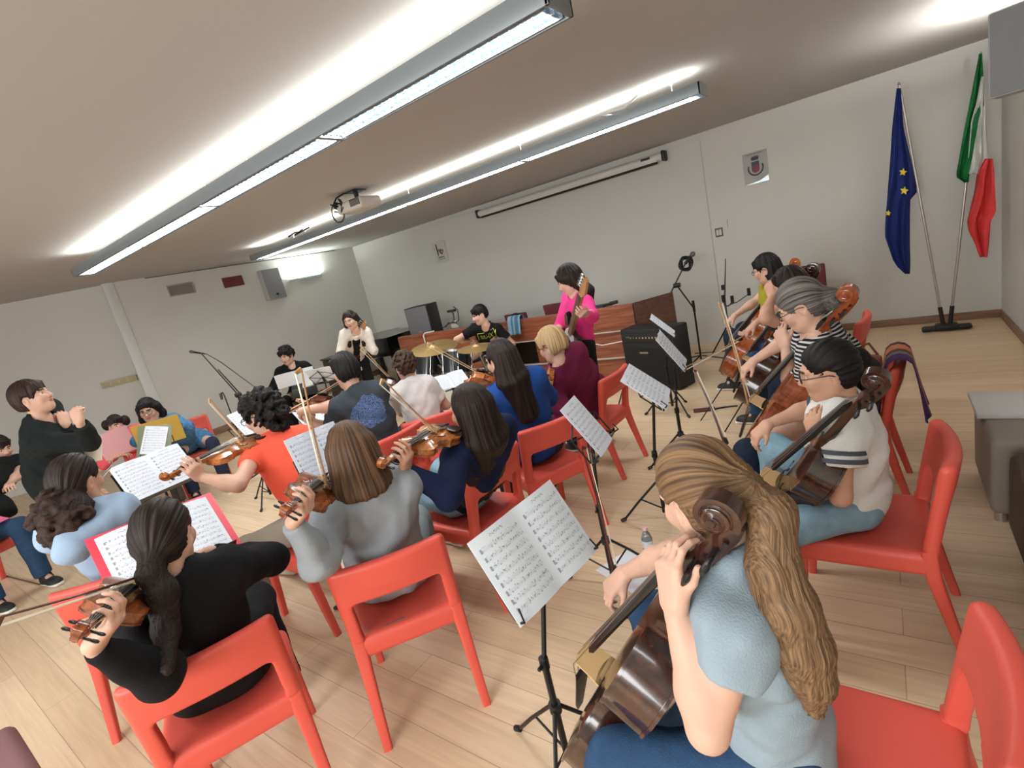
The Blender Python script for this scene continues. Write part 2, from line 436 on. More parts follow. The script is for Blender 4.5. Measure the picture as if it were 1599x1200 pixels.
        V, F = S.surf(.0043*max(P.vox, .85)); V = relax(V, F, 1); return V, F, np.zeros(len(F), int)
    def hit(P, x, y, off=.03, dflt=None):
        h = P.bvh.ray_cast(Vector(CPOS), Vector(unit(ray(x, y)))) if getattr(P, 'bvh', None) else (None,)*4
        if h[0] is None: return dp(x, y, P.N if dflt is None else dflt, -.05)
        return A(*h[0])-unit(ray(x, y))*off
    def part(P, name, V, F, m, fm=None, attrs=None, sharp=None):
        me = mesh_from(name, V-P.base, F, m, fm, sharp, attrs); return put(name, me, P.root)
    def shirt(P, m, sleeve='short', hem=.10, name='t_shirt', w=1.03, o=.013, ease=.012, wr=.004, neckr=.062, noise_f=22, attr=False, neckdrop=.0, collar=None, front=None, sl=.62):
        s = P.s; S = SDF(); P.torso(S, o, w)
        if hem > 0.12 and not P.stand:
            for q in 'LR': S.cap(P.hj[q], P.hj[q]+(P.legs[q][0]-P.hj[q])*.35, .082*s+o, .075*s+o, .05)
        S.cut(P.Hc-P.u*hem*s, -P.u, .01)
        if not P.stand: S.cut(A(P.Hc[0], P.Hc[1], P.sit+.004), A(0, 0, -1), .01)
        for q in 'LR':
            if q not in P.arms: continue
            e, wv = P.arms[q]
            ra, rb = .052*s+o*.8, .042*s+o*.6
            if sleeve == 'short':
                b = P.sh[q]+(e-P.sh[q])*sl; S.cap(P.sh[q], b, ra, rb+ease+.004, .035, flat=1)
            elif sleeve == 'cap':
                b = P.sh[q]+(e-P.sh[q])*.36; S.cap(P.sh[q], b, ra, rb+.012, .03, flat=1)
            else:
                S.cap(P.sh[q], e, ra+.003, rb+.007+ease*.5, .04)
                fr = dict(long=.93, mid=.3, wide=.9)[sleeve]; b = e+(wv-e)*fr
                S.cap(e, b, rb+.007+ease*.5, ((.030 if sleeve == 'long' else .046)*s+ease*.4) if sleeve != 'mid' else rb+ease*.6, .02, flat=1)
        S.cap(P.N-P.u*(.0+neckdrop)*s+P.sf*.01, P.N+P.u*.14*s+P.sf*.03, neckr*s, neckr*s*1.05, .006, 's')
        S.ell(P.N+P.sf*(.058+neckdrop)*s+P.u*.012*s, A(.055, .045, .042+neckdrop)*s, np.array([P.sr, P.sf, P.u]), .012, 's')
        if front is not None:                     # an open front
            S.box(P.Hc+P.u*.25*s+P.sf*.16, A(front, .1, .5), np.array([P.sr, P.sf, P.u]), .01, .01, 's')
        V, F = S.surf(.0085*P.vox, noise=wrinkle(wr, noise_f, sum(map(ord, P.label)) % 999)); V = relax(V, F, 1)
        at_ = None; P.bvh = BVHTree.FromPolygons([Vector(v) for v in V], [tuple(f) for f in F])
        if attr:
            best = np.full(len(V), 9.)
            for q in P.arms:
                e = P.arms[q][0]; ab = e-P.sh[q]; t = (V-P.sh[q]) @ ab/(ab @ ab); dd = np.linalg.norm(V-P.sh[q]-np.clip(t, 0, 1)[:, None]*ab, axis=1)
                best = np.where((dd < .088*s) & (t > .12) & ((V-P.sh[q]) @ P.sr*(1 if q == 'R' else -1) > -.028), t, best)
            at_ = {'arm': ('FLOAT', best), 'tors': ('FLOAT', (V-P.Hc) @ P.u)}
        return P.part(name, V, F, m, attrs=at_)
    def trousers(P, m, name='trousers', o=.012, ease=.012, wide=0., short=1., wr=.004, knees=1.):
        s = P.s; S = SDF(); u = P.u; R1 = np.array([P.r, np.cross(u, P.r), u])
        S.ell(P.Hc+u*.01, A(.172*s*(P.bw+.05), .13*s*P.bw, .12*s)+o, R1, .05)
        for q in 'LR':
            k, a = P.legs[q]; S.cap(P.hj[q]+(P.f*0 if P.stand else A(0, 0, -.01)), k, .080*s+o, .056*s+o+ease*.5, .045)
        S.cut(P.Hc+u*.085*s, u, .01)
        if not P.stand: S.cut(A(0, 0, P.sit+.003), A(0, 0, -1), .012)
        for q in 'LR':
            k, a = P.legs[q]; b = k+(a-k)*short*.97
            S.cap(k, b, .056*s+o+ease*.5, .040*s+o+ease+wide, .03, flat=1)
        V, F = S.surf(.0095*P.vox, noise=wrinkle(wr, 20, 3+sum(map(ord, P.label)) % 99)); V = relax(V, F, 1)
        return P.part(name, V, F, m)
    def shoes(P, up, sole, toe=None):
        s = P.s
        for i, q in enumerate('LR'):
            k, a = P.legs[q]; d = (toe or {}).get(q, P.f); d = unit(A(d[0], d[1], 0)); S = SDF(); g = A(a[0], a[1], 0); side = A(d[1], -d[0], 0)
            R = np.array([side, d, A(0, 0, 1)])
            S.ell(g-d*.02*s+A(0, 0, .045*s), A(.039, .055, .05)*s, R, .03); S.ell(g+d*.08*s+A(0, 0, .032*s), A(.047, .085, .044)*s, R, .04)
            S.ell(g+d*.13*s+A(0, 0, .026*s), A(.044, .055, .034)*s, R, .03); S.cap(g+A(0, 0, .05*s), A(a[0], a[1], .10*s), .042*s, .043*s, .03, flat=1)
            S.box(g+d*.065*s+A(0, 0, .012*s), A(.046, .135, .014)*s, R, .03*s, .006)
            S.cut(A(0, 0, .002), A(0, 0, -1), .002)
            V, F = S.surf(.0065*max(P.vox, 1)); V = relax(V, F, 1)
            fm = (V[F].mean(1)[:, 2] < .027*s).astype(int)
            o = P.part('shoe', V, F, [up, sole], fm); o.parent = P.root
    def hair(P, m, style='short', tail=None, vol=1., seed=0, fringe=.035, length=.3, spread=.16, tailr=None, back=.07, strands=0, side=1.):
        s = P.s; S = SDF(); R = np.array([P.hr, P.hf, P.hu]); W = P.W; r = np.random.default_rng(seed)
        S.ell(W(0, -.016, .042), A(.082*vol, .101*vol, .094*vol)*s, R, .03)
        S.ell(W(0, -.045, -.005), A(.078*vol, .068*vol, .085*vol)*s, R, .03)
        ax = -P.hu; tl = None; cut = True
        if style == 'curly':
            for i in range(150):
                v = unit(r.normal(size=3)); v[1] -= .3; v = unit(v)
                if v[2] < -.75: continue
                p = W(*(A(0, -.03, .03)+v*A(.084, .094, .098)*vol)); S.ell(p, r.uniform(.016, .028)*s, None, .008)
        if style in ('long', 'bob'):
            for j, a in enumerate(np.linspace(-115, 115, 13)):
                ca, sa = math.cos(math.radians(a)), math.sin(math.radians(a))
                p0 = W(.074*sa*side, -.02-.072*ca, .03)
                mid = P.N+P.sr*(.095*sa*s*side)-P.sf*((.035+.055*max(ca, -.2))*s)+A(0, 0, .05*s)
                end = P.N-P.u*length*s*(1-.12*r.random())+P.sr*spread*sa*s*.8-P.sf*(back+.04*max(ca, 0))*s
                if abs(a) > 85 and style == 'long': end = end+P.sf*.06*s
                S.cap(p0, mid, .030*s, .028*s, .025)
                if style == 'long': S.cap(mid, end, .031*s, .020*s, .025)
        if style in ('pony', 'bun'):
            S.ell(tail[0], .03*s, None, .03)
            for p, q_, ra, rb in zip(tail[:-1], tail[1:], tailr[:-1], tailr[1:]): S.cap(p, q_, ra, rb, .02)
            ax = unit(tail[-1]-tail[0])
        # free the face and the ears
        S.ell(W(0, .098, -.032), A(.064, .066, .096)*s+A(0, 0, -.03+.03), R, .02, 's')
        if style == 'short': S.ell(W(0, .09, -.055), A(.12, .058, .085)*s, R, .02, 's'); S.ell(W(0, -.095, -.12), A(.14, .07, .062)*s, R, .02, 's')
        if style not in ('long', 'bob') or side < .9:
            S.ell(W(0, .055, -.075), A(.095, .075, .065)*s, R, .02, 's')
            for x in (-1, 1): S.ell(W(x*.085, .0, -.012), A(.022, .028, .036)*s, R, .012, 's')
        if style == 'short' or style == 'curly' or style in ('pony', 'bun'):
            S.ell(W(0, -.03, -.135), A(.1, .09, .055)*s, R, .02, 's') if style != 'curly' or vol < 1.15 else None
        if fringe: 
            for x in np.linspace(-.055, .055, 7): S.cap(W(x, .066, .085), W(x*1.05+.008, .092-abs(x)*.45, fringe+r.uniform(-.006, .006)), .017*s, .009*s, .012)
        if tail is not None and style in ('pony', 'bun'):
            S.ell(tail[0], .032*s, None, .02); 
            for p, q_, ra, rb in zip(tail[:-1], tail[1:], tailr[:-1], tailr[1:]): S.cap(p, q_, ra, rb, .02)
        amp, fr = (.006, 95) if style == 'curly' else (.0022, 60)
        vox = (.0065 if style in ('long',) else .0058)*P.vox
        V, F = S.surf(vox, noise=wrinkle(amp, fr, seed) if style == 'curly' else None)
        V = relax(V, F, 1)
        # strands run from the crown (or to the tie) : grooves follow them
        if style in ('pony', 'bun'): o = P.H; a = unit(tail[0]-P.H)
        else: o = P.H+P.hu*.05; a = unit(-A(0, 0, 1)*.8-P.hu*.2)
        rel = V-o; al = rel @ a; pe = rel-al[:, None]*a; rad = np.linalg.norm(pe, axis=1)+1e-6
        if style in ('pony', 'bun') :
            b = unit(tail[-1]-tail[0]); r2 = V-tail[0]; al2 = r2 @ b; isT = al2 > .02
            pe2 = r2-al2[:, None]*b
            pe = np.where(isT[:, None], pe2*1.6, pe); rad = np.where(isT, .06, rad); al = np.where(isT, al2+.1, al)
        e1 = unit(np.cross(a, A(.3, .5, .81))); e2 = np.cross(a, e1)
        cu, cv = pe @ e1/rad, pe @ e2/rad
        if style == 'curly': fl = np.stack([rel[:, 0]*14, rel[:, 1]*14, rel[:, 2]*60], 1)
        else:
            fl = np.stack([cu*.55, cv*.55, al*2.2], 1)
            th = np.arctan2(cv, cu); n = vnormals(V, F)
            ag = np.where(isT, 0, al) if style in ('pony', 'bun') else al; g = np.sin(th*19+2*np.sin(th*5+ag*6))+.6*np.sin(th*37+3*np.sin(th*7)+ag*9)
            V = V+n*(.0021*s*g)[:, None]
        if strands and tail is not None:
            base = len(V); Vs, Fs, fs = [V], [], [fl]; nF = list(map(tuple, F)); mb = MB()
            for i in range(strands):
                ph, rr = r.uniform(0, 6.28), math.sqrt(r.random()); pts = []; rad_ = []
                T = unit(tail[-1]-tail[0]); u1 = unit(np.cross(T, A(0, 0, 1) if abs(T[2]) < .9 else A(1, 0, 0))); u2 = np.cross(T, u1)
                n_ = len(tail); lenf = r.uniform(.82, 1.06)
                for k in range(3*(n_-1)+1):
                    q_ = min(k/3*lenf, n_-1.001); i0 = int(q_); t = q_-i0
                    c = tail[i0]*(1-t)+tail[i0+1]*t; R_ = tailr[i0]*(1-t)+tailr[i0+1]*t
                    j = 1+.04*math.sin(k*.8+ph*3)
                    pts.append(c+(u1*math.cos(ph+.05*k)+u2*math.sin(ph+.05*k))*R_*(.72+.42*rr)*j); rad_.append(.0030*(1-.6*k/(3*(n_-1))))
                v0 = len(mb.V); mb.tube(pts, rad_, 4)
                fs.append(np.array([[rr*6+ph, ph*3, .02*k] for k in range(len(mb.V)-v0)]))
            V = np.concatenate([V, np.array(mb.V)]); F = [tuple(x) for x in F]+[tuple(i+base for i in x) for x in mb.F]; fl = np.concatenate(fs)
        return P.part('hair', V, F, m, attrs={'flow': ('FLOAT_VECTOR', fl)})
    def glasses(P, m, w=.026, h=.02):
        mb = MB(); W = P.W; s = P.s
        for x in (-1, 1):
            pts = [W(x*.033+w*math.cos(a)*(1-.08*abs(math.sin(2*a))), .104-.012*abs(math.cos(a))*0, .002+h*math.sin(a)) for a in np.linspace(0, 2*PI, 17)]
            mb.tube(pts, .0024*s, 6, caps=False)
            mb.tube([W(x*.06, .103, .008), W(x*.076, .085, .008), W(x*.084, .0, .006), W(x*.083, -.02, -.004)], .0022*s, 6)
        mb.tube([W(-.01, .105, .006), W(0, .108, .008), W(.01, .105, .006)], .002*s, 6)
        V = np.array(mb.V)-P.base; me = mesh_from('glasses', V, mb.F, m, None, 60); put('glasses', me, P.root)
    def watch(P, q, m):
        e, w = P.arms[q]; d = unit(w-e); c = w-d*.02; mb = MB(); mb.tube([c-d*.012, c-d*.006, c+d*.006, c+d*.012], [.028*P.s, .0305*P.s, .0305*P.s, .028*P.s], 20)
        put('wrist_watch', mesh_from('wrist_watch', np.array(mb.V)-P.base, mb.F, m, None, 40), P.root)
# ---------------------------------------------------------------- strings
OUT = [(0, .03), (.006, .10), (.03, .185), (.09, .258), (.17, .289), (.25, .289), (.33, .268), (.385, .252), (.415, .266), (.428, .240), (.455, .196), (.51, .163), (.57, .156), (.63, .168), (.675, .200), (.695, .224), (.715, .212), (.77, .230), (.83, .237), (.89, .218), (.94, .172), (.975, .112), (.995, .05)]
BLACKWOOD = mat('ebony', (26, 23, 22), .35); STRING = mat('string_steel', (170, 165, 155), .3, .8); BONE = mat('bridge_maple', (205, 168, 118), .5)
FHOLE = mat('f_hole_dark', (14, 9, 7), .9); METAL = mat('chrome', (190, 190, 190), .2, 1.); BLACK = mat('black_metal', (22, 22, 23), .4, .2); BLACKP = mat('black_plastic', (25, 25, 26), .5)
def varnish(name, dark, light): return wood('varnish_'+name, dark, light, .22, (4, 45, 45), .6)
def string_inst(name, label, cat, k, rib, arch, mats, M, group=None, cello=False):
    """origin at the lower end of the body, x towards the scroll, z out of the belly"""
    root = thing(name, label, cat, M=M, group=group); body, top = mats
    c = .5; P = [(t, h) for t, h in OUT]; ring = [(t, h) for t, h in P]+[(t, -h) for t, h in P[::-1]]; n = len(ring)
    def loop(g, z, gl=None): return [((.5+(t-.5)*(gl if gl else g))*k, h*g*k, z) for t, h in ring]
    e = .004 if not cello else .006
    Ls = [loop(.05, -rib-arch*.9, .55), loop(.55, -rib-arch*.8, .82), loop(.88, -rib-arch*.25, .95), loop(1.0, -rib-e*.4), loop(1.0, -rib+e), loop(.968, -rib+e, .982), loop(.968, -e, .982), loop(1.0, -e), loop(1.0, e*.4), loop(.86, arch*.25, .95), loop(.55, arch*.8, .82), loop(.05, arch, .55)]
    V = [v for l in Ls for v in l]; F, m = [], []
    for i in range(len(Ls)-1):
        for j in range(n): F.append((i*n+j, (i+1)*n+j, (i+1)*n+(j+1) % n, i*n+(j+1) % n)); m.append(1 if i >= 7 else 0)
    F += [tuple(range(n)), tuple((len(Ls)-1)*n+j for j in range(n-1, -1, -1))]; m += [0, 1]
    b = MB(); b.V = V; b.F = F; b.M = m; b.put('body', [body, top], root, sharp=50)
    hb = (.095 if cello else .033)*(k/(.755 if cello else .355))           # bridge height
    xb = .46*k; nut = 1.37*k; zn = .026*k+ (0 if cello else .0)
    # f holes
    for sg in (1, -1):
        q = MB(); pts = [(.545*k, sg*.075*k), (.53*k, sg*.062*k), (.515*k, sg*.075*k), (.49*k, sg*.098*k), (.46*k, sg*.115*k), (.43*k, sg*.135*k), (.405*k, sg*.155*k), (.385*k, sg*.15*k), (.39*k, sg*.132*k)]
        q.tube([A(x, y, arch*.62+.002*k+ (.25-abs(y)/k)*arch*1.0) for x, y in pts], [.008*k]*2+[.007*k]*5+[.008*k]*2, 6, flat=(1, .5)); q.put('f_hole', FHOLE, root)
    # neck, pegbox and scroll in one carved piece
    q = MB(); w0, w1 = .042*k, .033*k
    sec = lambda x, w, zt, d: [A(x, -w, zt), A(x, w, zt), A(x, w*.85, zt-d*.5), A(x, w*.4, zt-d), A(x, -w*.4, zt-d), A(x, -w*.85, zt-d*.5)]
    S_ = [sec(.965*k, w0, .030*k, .030*k+rib*.95), sec(1.0*k, w0, .031*k, .030*k+rib*.8), sec(1.02*k, w0, .031*k, .085*k), sec(1.06*k, w0, .031*k, .065*k), sec(1.2*k, .037*k, .028*k, .058*k), sec(nut, w1, .024*k, .052*k),
          sec(nut+.05*k, .037*k, .020*k, .075*k), sec(nut+.13*k, .033*k, .004*k, .072*k), sec(nut+.20*k, .028*k, -.014*k, .06*k), sec(nut+.235*k, .026*k, -.024*k, .045*k)]
    VV = [v for s_ in S_ for v in s_]; FF = [(i*6+j, i*6+(j+1) % 6, (i+1)*6+(j+1) % 6, (i+1)*6+j) for i in range(len(S_)-1) for j in range(6)]+[(5, 4, 3, 2, 1, 0), tuple((len(S_)-1)*6+j for j in range(6))]
    q.add(VV, FF)
    cx, cz, R0 = nut+.235*k, .012*k, .064*k; N = 60; VV = []
    for i in range(N+1):
        th = -PI*.55+i/N*2*PI*2.3; u = i/N; r = R0*(1-.80*u**.8); w = (.026+.028*u)*k; t = .020*k*(1-.45*u)
        ca, sa = math.cos(th), math.sin(th)
        for rr, yy in ((r+t*.6, w*.92), (r+t*.2, w), (r-t, w*.9), (r-t, -w*.9), (r+t*.2, -w), (r+t*.6, -w*.92)): VV.append((cx+ca*rr, yy, cz+sa*rr))
    FF = [(i*6+j, i*6+(j+1) % 6, (i+1)*6+(j+1) % 6, (i+1)*6+j) for i in range(N) for j in range(6)]+[(5, 4, 3, 2, 1, 0), tuple(N*6+j for j in range(6))]
    q.add(VV, FF)
    Me = frame4((cx, 0, cz), (1, 0, 0), (0, 0, 1), (0, -1, 0)); q.lathe([(.0, -.056*k), (.012*k, -.056*k), (.014*k, -.05*k), (.05*k, -.026*k), (.05*k, .026*k), (.014*k, .05*k), (.012*k, .056*k), (0, .056*k)], 16, 0, Me)
    q.put('neck_and_scroll', body, root, sharp=45)
    q = MB(); zs = hb*.80+arch
    for x0, x1, za, zb, wa, wb in ((.60*k, nut, zs, .043*k, .055*k, .033*k),):
        q.add([A(x0, -wa, za-.006*k), A(x0, wa, za-.006*k), A(x1, wb, zb-.004*k), A(x1, -wb, zb-.004*k), A(x0, -wa*.6, za+.008*k), A(x0, wa*.6, za+.008*k), A(x1, wb*.6, zb+.006*k), A(x1, -wb*.6, zb+.006*k), A(x0, -wa*.8, za-.022*k), A(x0, wa*.8, za-.022*k), A(x1, wb, .022*k), A(x1, -wb, .022*k)],
              [(4, 5, 6, 7), (0, 4, 7, 3), (5, 1, 2, 6), (0, 3, 11, 8), (1, 9, 10, 2), (8, 11, 10, 9), (0, 8, 9, 1, 5, 4), (3, 7, 6, 2, 10, 11)])
    q.put('fingerboard', BLACKWOOD, root, sharp=30)
    q = MB(); q.prism([(-.07*k, 0), (-.068*k, .02*k), (-.02*k, .03*k), (.02*k, .03*k), (.068*k, .02*k), (.07*k, 0), (.062*k, hb*.55), (.06*k, hb*.95), (.03*k, hb*1.1), (-.03*k, hb*1.1), (-.06*k, hb*.95), (-.062*k, hb*.55)], -.005*k, .005*k, 0, frame4((xb, 0, arch*.95), (0, 1, 0), (0, 0, 1), (1, 0, 0))); q.put('bridge', BONE, root)
    q = MB(); zt = hb*.55+arch
    q.add([A(.02*k, -.022*k, arch*.6+.03*k), A(.02*k, .022*k, arch*.6+.03*k), A(.32*k, .06*k, zt+.012*k), A(.32*k, -.06*k, zt+.012*k), A(.02*k, -.012*k, arch*.6+.05*k), A(.02*k, .012*k, arch*.6+.05*k), A(.32*k, .035*k, zt+.03*k), A(.32*k, -.035*k, zt+.03*k)], [(3, 2, 1, 0), (4, 5, 6, 7), (0, 1, 5, 4), (1, 2, 6, 5), (2, 3, 7, 6), (3, 0, 4, 7)])
    q.put('tailpiece', BLACKWOOD, root, sharp=30)
    q = MB()
    for i in range(4):
        a = (i-1.5)/1.5; q.tube([A(.31*k, a*.035*k, zt+.028*k), A(xb, a*.07*k, arch+hb*(1.1-.1*abs(a))), A(nut, a*.022*k, .052*k), A(nut+.08*k, a*.012*k, .02*k)], .0022*k if cello else .0028*k, 5)
    q.put('strings', STRING, root)
    for i in range(4):
        q = MB(); sg = 1 if i % 2 else -1; x = nut+(.05+.042*i)*k; z = -.012*k-.012*k*i
        q.tube([A(x, -sg*.034*k, z), A(x, sg*.075*k, z)], [.008*k, .011*k], 8); q.tube([A(x, sg*.072*k, z), A(x, sg*.085*k, z), A(x, sg*.115*k, z), A(x, sg*.13*k, z)], [.011*k, .024*k, .026*k, .012*k], 10, flat=(1, .45))
        q.put('peg', BLACKWOOD, root)
    if cello:
        q = MB(); q.tube([A(.02*k, 0, -rib*.5), A(-.03*k, 0, -rib*.5)], [.022*k, .018*k], 12); q.tube([A(-.03*k, 0, -rib*.5), A(-cello, 0, -rib*.5)], .0055, 8); q.put('endpin', BLACK, root)
    else:
        q = MB(); q.lathe([(.02, 0), (.036, .004), (.04, .012), (.034, .016), (.02, .013), (0, .011)], 18, 0, frame4((.05, .055, arch*.6+.004), (1, 0, 0), (0, 1, 0), (0, 0, 1))); q.box((.012, .02, -.012), (.012, .05, .05), bev=.003); q.put('chin_rest', BLACKWOOD, root)
    return root
def violin(label, chin, scroll, up, var=0, k=.352, tilt=0.):
    x = unit(scroll-chin); z = unit(np.asarray(up, float)-x*(x @ up)); z = rot(z, x, tilt); y = np.cross(z, x)
    v = [((92, 40, 18), (158, 84, 38)), ((104, 46, 18), (184, 102, 48)), ((70, 30, 16), (122, 58, 28)), ((128, 62, 26), (204, 128, 66))][var]
    m = varnish('violin%d' % var, *v)
    return string_inst('violin', label, 'violin', k, .032, .014, (m, m), frame4(chin, x, y, z)), x, y, z
BOWSTICK = [wood('bow_wood_pale', (165, 122, 84), (204, 164, 122), .35, (6, 60, 60)), wood('bow_wood_dark', (58, 28, 24), (96, 52, 44), .3, (6, 60, 60))]
BOWHAIR = mat('bow_hair', (226, 214, 190), .6)
def bow(label, frog, tip, up, dark=0, name='violin_bow', thick=1.):
    x = unit(tip-frog); Lb = np.linalg.norm(tip-frog); z = unit(np.asarray(up, float)-x*(x @ up)); y = np.cross(z, x)
    root = thing(name, label, 'bow', M=frame4(frog, x, y, z)); t = thick
    q = MB(); pts = [A(u*Lb, 0, .024-.013*math.sin(PI*u)) for u in np.linspace(-.02, 1, 13)]; q.tube(pts, [.0048*t-.0018*t*u for u in np.linspace(0, 1, 13)], 8)
    q.add([A(Lb-.008, -.003*t, .026), A(Lb+.012, -.003*t, .022), A(Lb+.004, -.003*t, -.002), A(Lb-.006, -.003*t, 0), A(Lb-.008, .003*t, .026), A(Lb+.012, .003*t, .022), A(Lb+.004, .003*t, -.002), A(Lb-.006, .003*t, 0)], [(0, 1, 2, 3), (7, 6, 5, 4), (0, 4, 5, 1), (1, 5, 6, 2), (2, 6, 7, 3), (3, 7, 4, 0)])
    q.put('stick', BOWSTICK[dark], root)
    q = MB(); q.box((Lb*.53, 0, .0), (Lb*.94, .009*t, .0016)); q.put('bow_hair', BOWHAIR, root)
    q = MB(); q.box((.03, 0, .009), (.045, .010*t, .022), bev=.003); q.put('frog', BLACKWOOD, root)
    return root

# ---------------------------------------------------------------- music stands and their sheets
def page_axes(yaw, tilt, roll=0.):
    n = A(math.cos(yaw), math.sin(yaw), 0); r = A(-n[1], n[0], 0); up = A(0, 0, 1)*math.cos(tilt)-n*math.sin(tilt)
    r, up = r*math.cos(roll)+up*math.sin(roll), up*math.cos(roll)-r*math.sin(roll)
    return r, up, np.cross(r, up)
def sheet_mat(name, rows=10, tint=(226, 229, 236), glare=False):
    if name in MATS: return MATS[name]
    m, nt, b = nodes(name); N = nt.nodes.new
    uv = N('ShaderNodeUVMap'); sp = N('ShaderNodeSeparateXYZ'); L(nt, uv.outputs['UV'], sp.inputs[0])
    def M_(op, a, bb=None, c=None):
        q = N('ShaderNodeMath'); q.operation = op
        for i, v in enumerate((a, bb, c)):
            if v is None: continue
            if isinstance(v, (int, float)): q.inputs[i].default_value = v
            else: L(nt, v, q.inputs[i])
        return q.outputs[0]
    def band(x, lo, hi): return M_('MULTIPLY', M_('GREATER_THAN', x, lo), M_('LESS_THAN', x, hi))
    u = M_('FRACT', sp.outputs['X']); v = sp.outputs['Y']; inside = M_('MULTIPLY', band(u, .09, .93), band(v, .07, .88))
    vv = M_('FRACT', M_('MULTIPLY', v, rows)); st = band(vv, .22, .58)
    line = M_('LESS_THAN', M_('FRACT', M_('MULTIPLY', M_('SUBTRACT', vv, .22), 4/.36*1.0)), .2)
    lines = M_('MULTIPLY', M_('MULTIPLY', line, st), .55)
    row = M_('FLOOR', M_('MULTIPLY', v, rows))
    cb = N('ShaderNodeCombineXYZ'); L(nt, M_('MULTIPLY', u, 34), cb.inputs[0]); L(nt, M_('MULTIPLY', vv, 3.2), cb.inputs[1]); L(nt, row, cb.inputs[2])
    no = N('ShaderNodeTexNoise'); no.inputs['Scale'].default_value = 1.; no.inputs['Detail'].default_value = 1; L(nt, cb.outputs[0], no.inputs['Vector'])
    notes = M_('MULTIPLY', M_('GREATER_THAN', no.outputs['Fac'], .60), band(vv, .12, .72))
    cb2 = N('ShaderNodeCombineXYZ'); L(nt, M_('MULTIPLY', u, 6), cb2.inputs[0]); L(nt, row, cb2.inputs[1]); no2 = N('ShaderNodeTexNoise'); no2.inputs['Scale'].default_value = 1.7; L(nt, cb2.outputs[0], no2.inputs['Vector'])
    rest = M_('MULTIPLY', M_('GREATER_THAN', no2.outputs['Fac'], .66), band(vv, .36, .46))
    clef = M_('MULTIPLY', band(u, .09, .125), band(vv, .14, .66))
    cb3 = N('ShaderNodeCombineXYZ'); L(nt, M_('MULTIPLY', u, 60), cb3.inputs[0]); L(nt, M_('MULTIPLY', v, 90), cb3.inputs[1]); no3 = N('ShaderNodeTexNoise'); no3.inputs['Scale'].default_value = 1.; L(nt, cb3.outputs[0], no3.inputs['Vector'])
    title = M_('MULTIPLY', M_('MULTIPLY', band(v, .915, .945), band(u, .36, .66)), M_('GREATER_THAN', no3.outputs['Fac'], .56))
    ink = M_('MINIMUM', M_('ADD', M_('MULTIPLY', M_('MAXIMUM', M_('MAXIMUM', lines, M_('MULTIPLY', notes, .62)), M_('MAXIMUM', M_('MULTIPLY', rest, .9), M_('MULTIPLY', clef, .6))), inside), title), 1)
    mx = N('ShaderNodeMix'); mx.data_type = 'RGBA'; mx.inputs['A'].default_value = lin(tint); mx.inputs['B'].default_value = lin((58, 58, 64)); L(nt, ink, mx.inputs['Factor']); L(nt, mx.outputs['Result'], b.inputs['Base Color'])
    b.inputs['Roughness'].default_value = .12 if glare else .75; MATS[name] = m; return m
PAPER = mat('paper_white', (224, 226, 230), .8)
def sheet(label, c, yaw, tilt, roll=0., w=.42, h=.297, pages=2, m=None, bow_=.012, back=None, group=None, fold=0., name='sheet_music', cat='sheet music', backm=None, thick=.0025):
    r, up, n = page_axes(yaw, tilt, roll); n_ = 14; mv = 6
    V, F, UV, fm = [], [], [], []
    def pt(i, j, dz):
        x = (i/n_-.5)*w; y = (j/mv-.5)*h; q = abs((i/n_*pages) % 1-.5)*2
        z = bow_*(1-q*q)*(1 if pages > 1 else .6)+fold*abs(x)+dz
        return (x, y, z)
    for dz in (thick, 0):
        for i in range(n_+1):
            for j in range(mv+1): V.append(pt(i, j, dz))
    ix = lambda i, j, k: k*(n_+1)*(mv+1)+i*(mv+1)+j
    for k in (0, 1):
        for i in range(n_):
            for j in range(mv):
                f = (ix(i, j, k), ix(i+1, j, k), ix(i+1, j+1, k), ix(i, j+1, k)); F.append(f if k == 0 else f[::-1]); fm.append(k)
    for i in range(n_):
        F.append((ix(i, 0, 0), ix(i, 0, 1), ix(i+1, 0, 1), ix(i+1, 0, 0))); F.append((ix(i, mv, 0), ix(i+1, mv, 0), ix(i+1, mv, 1), ix(i, mv, 1))); fm += [1, 1]
    for j in range(mv):
        F.append((ix(0, j, 0), ix(0, j+1, 0), ix(0, j+1, 1), ix(0, j, 1))); F.append((ix(n_, j, 0), ix(n_, j, 1), ix(n_, j+1, 1), ix(n_, j+1, 0))); fm += [1, 1]
    me = mesh_from(name, V, F, [m or sheet_mat('sheet_ten'), backm or PAPER], fm, 30)
    ul = me.uv_layers.new(name='UVMap')
    for li, l in enumerate(me.loops):
        x, y, _ = V[l.vertex_index]; ul.data[li].uv = ((x/w+.5)*pages*.9999, y/h+.5)
    o = put(name, me, None, frame4(c, r, up, n)); tag(o, label, cat, group); return o
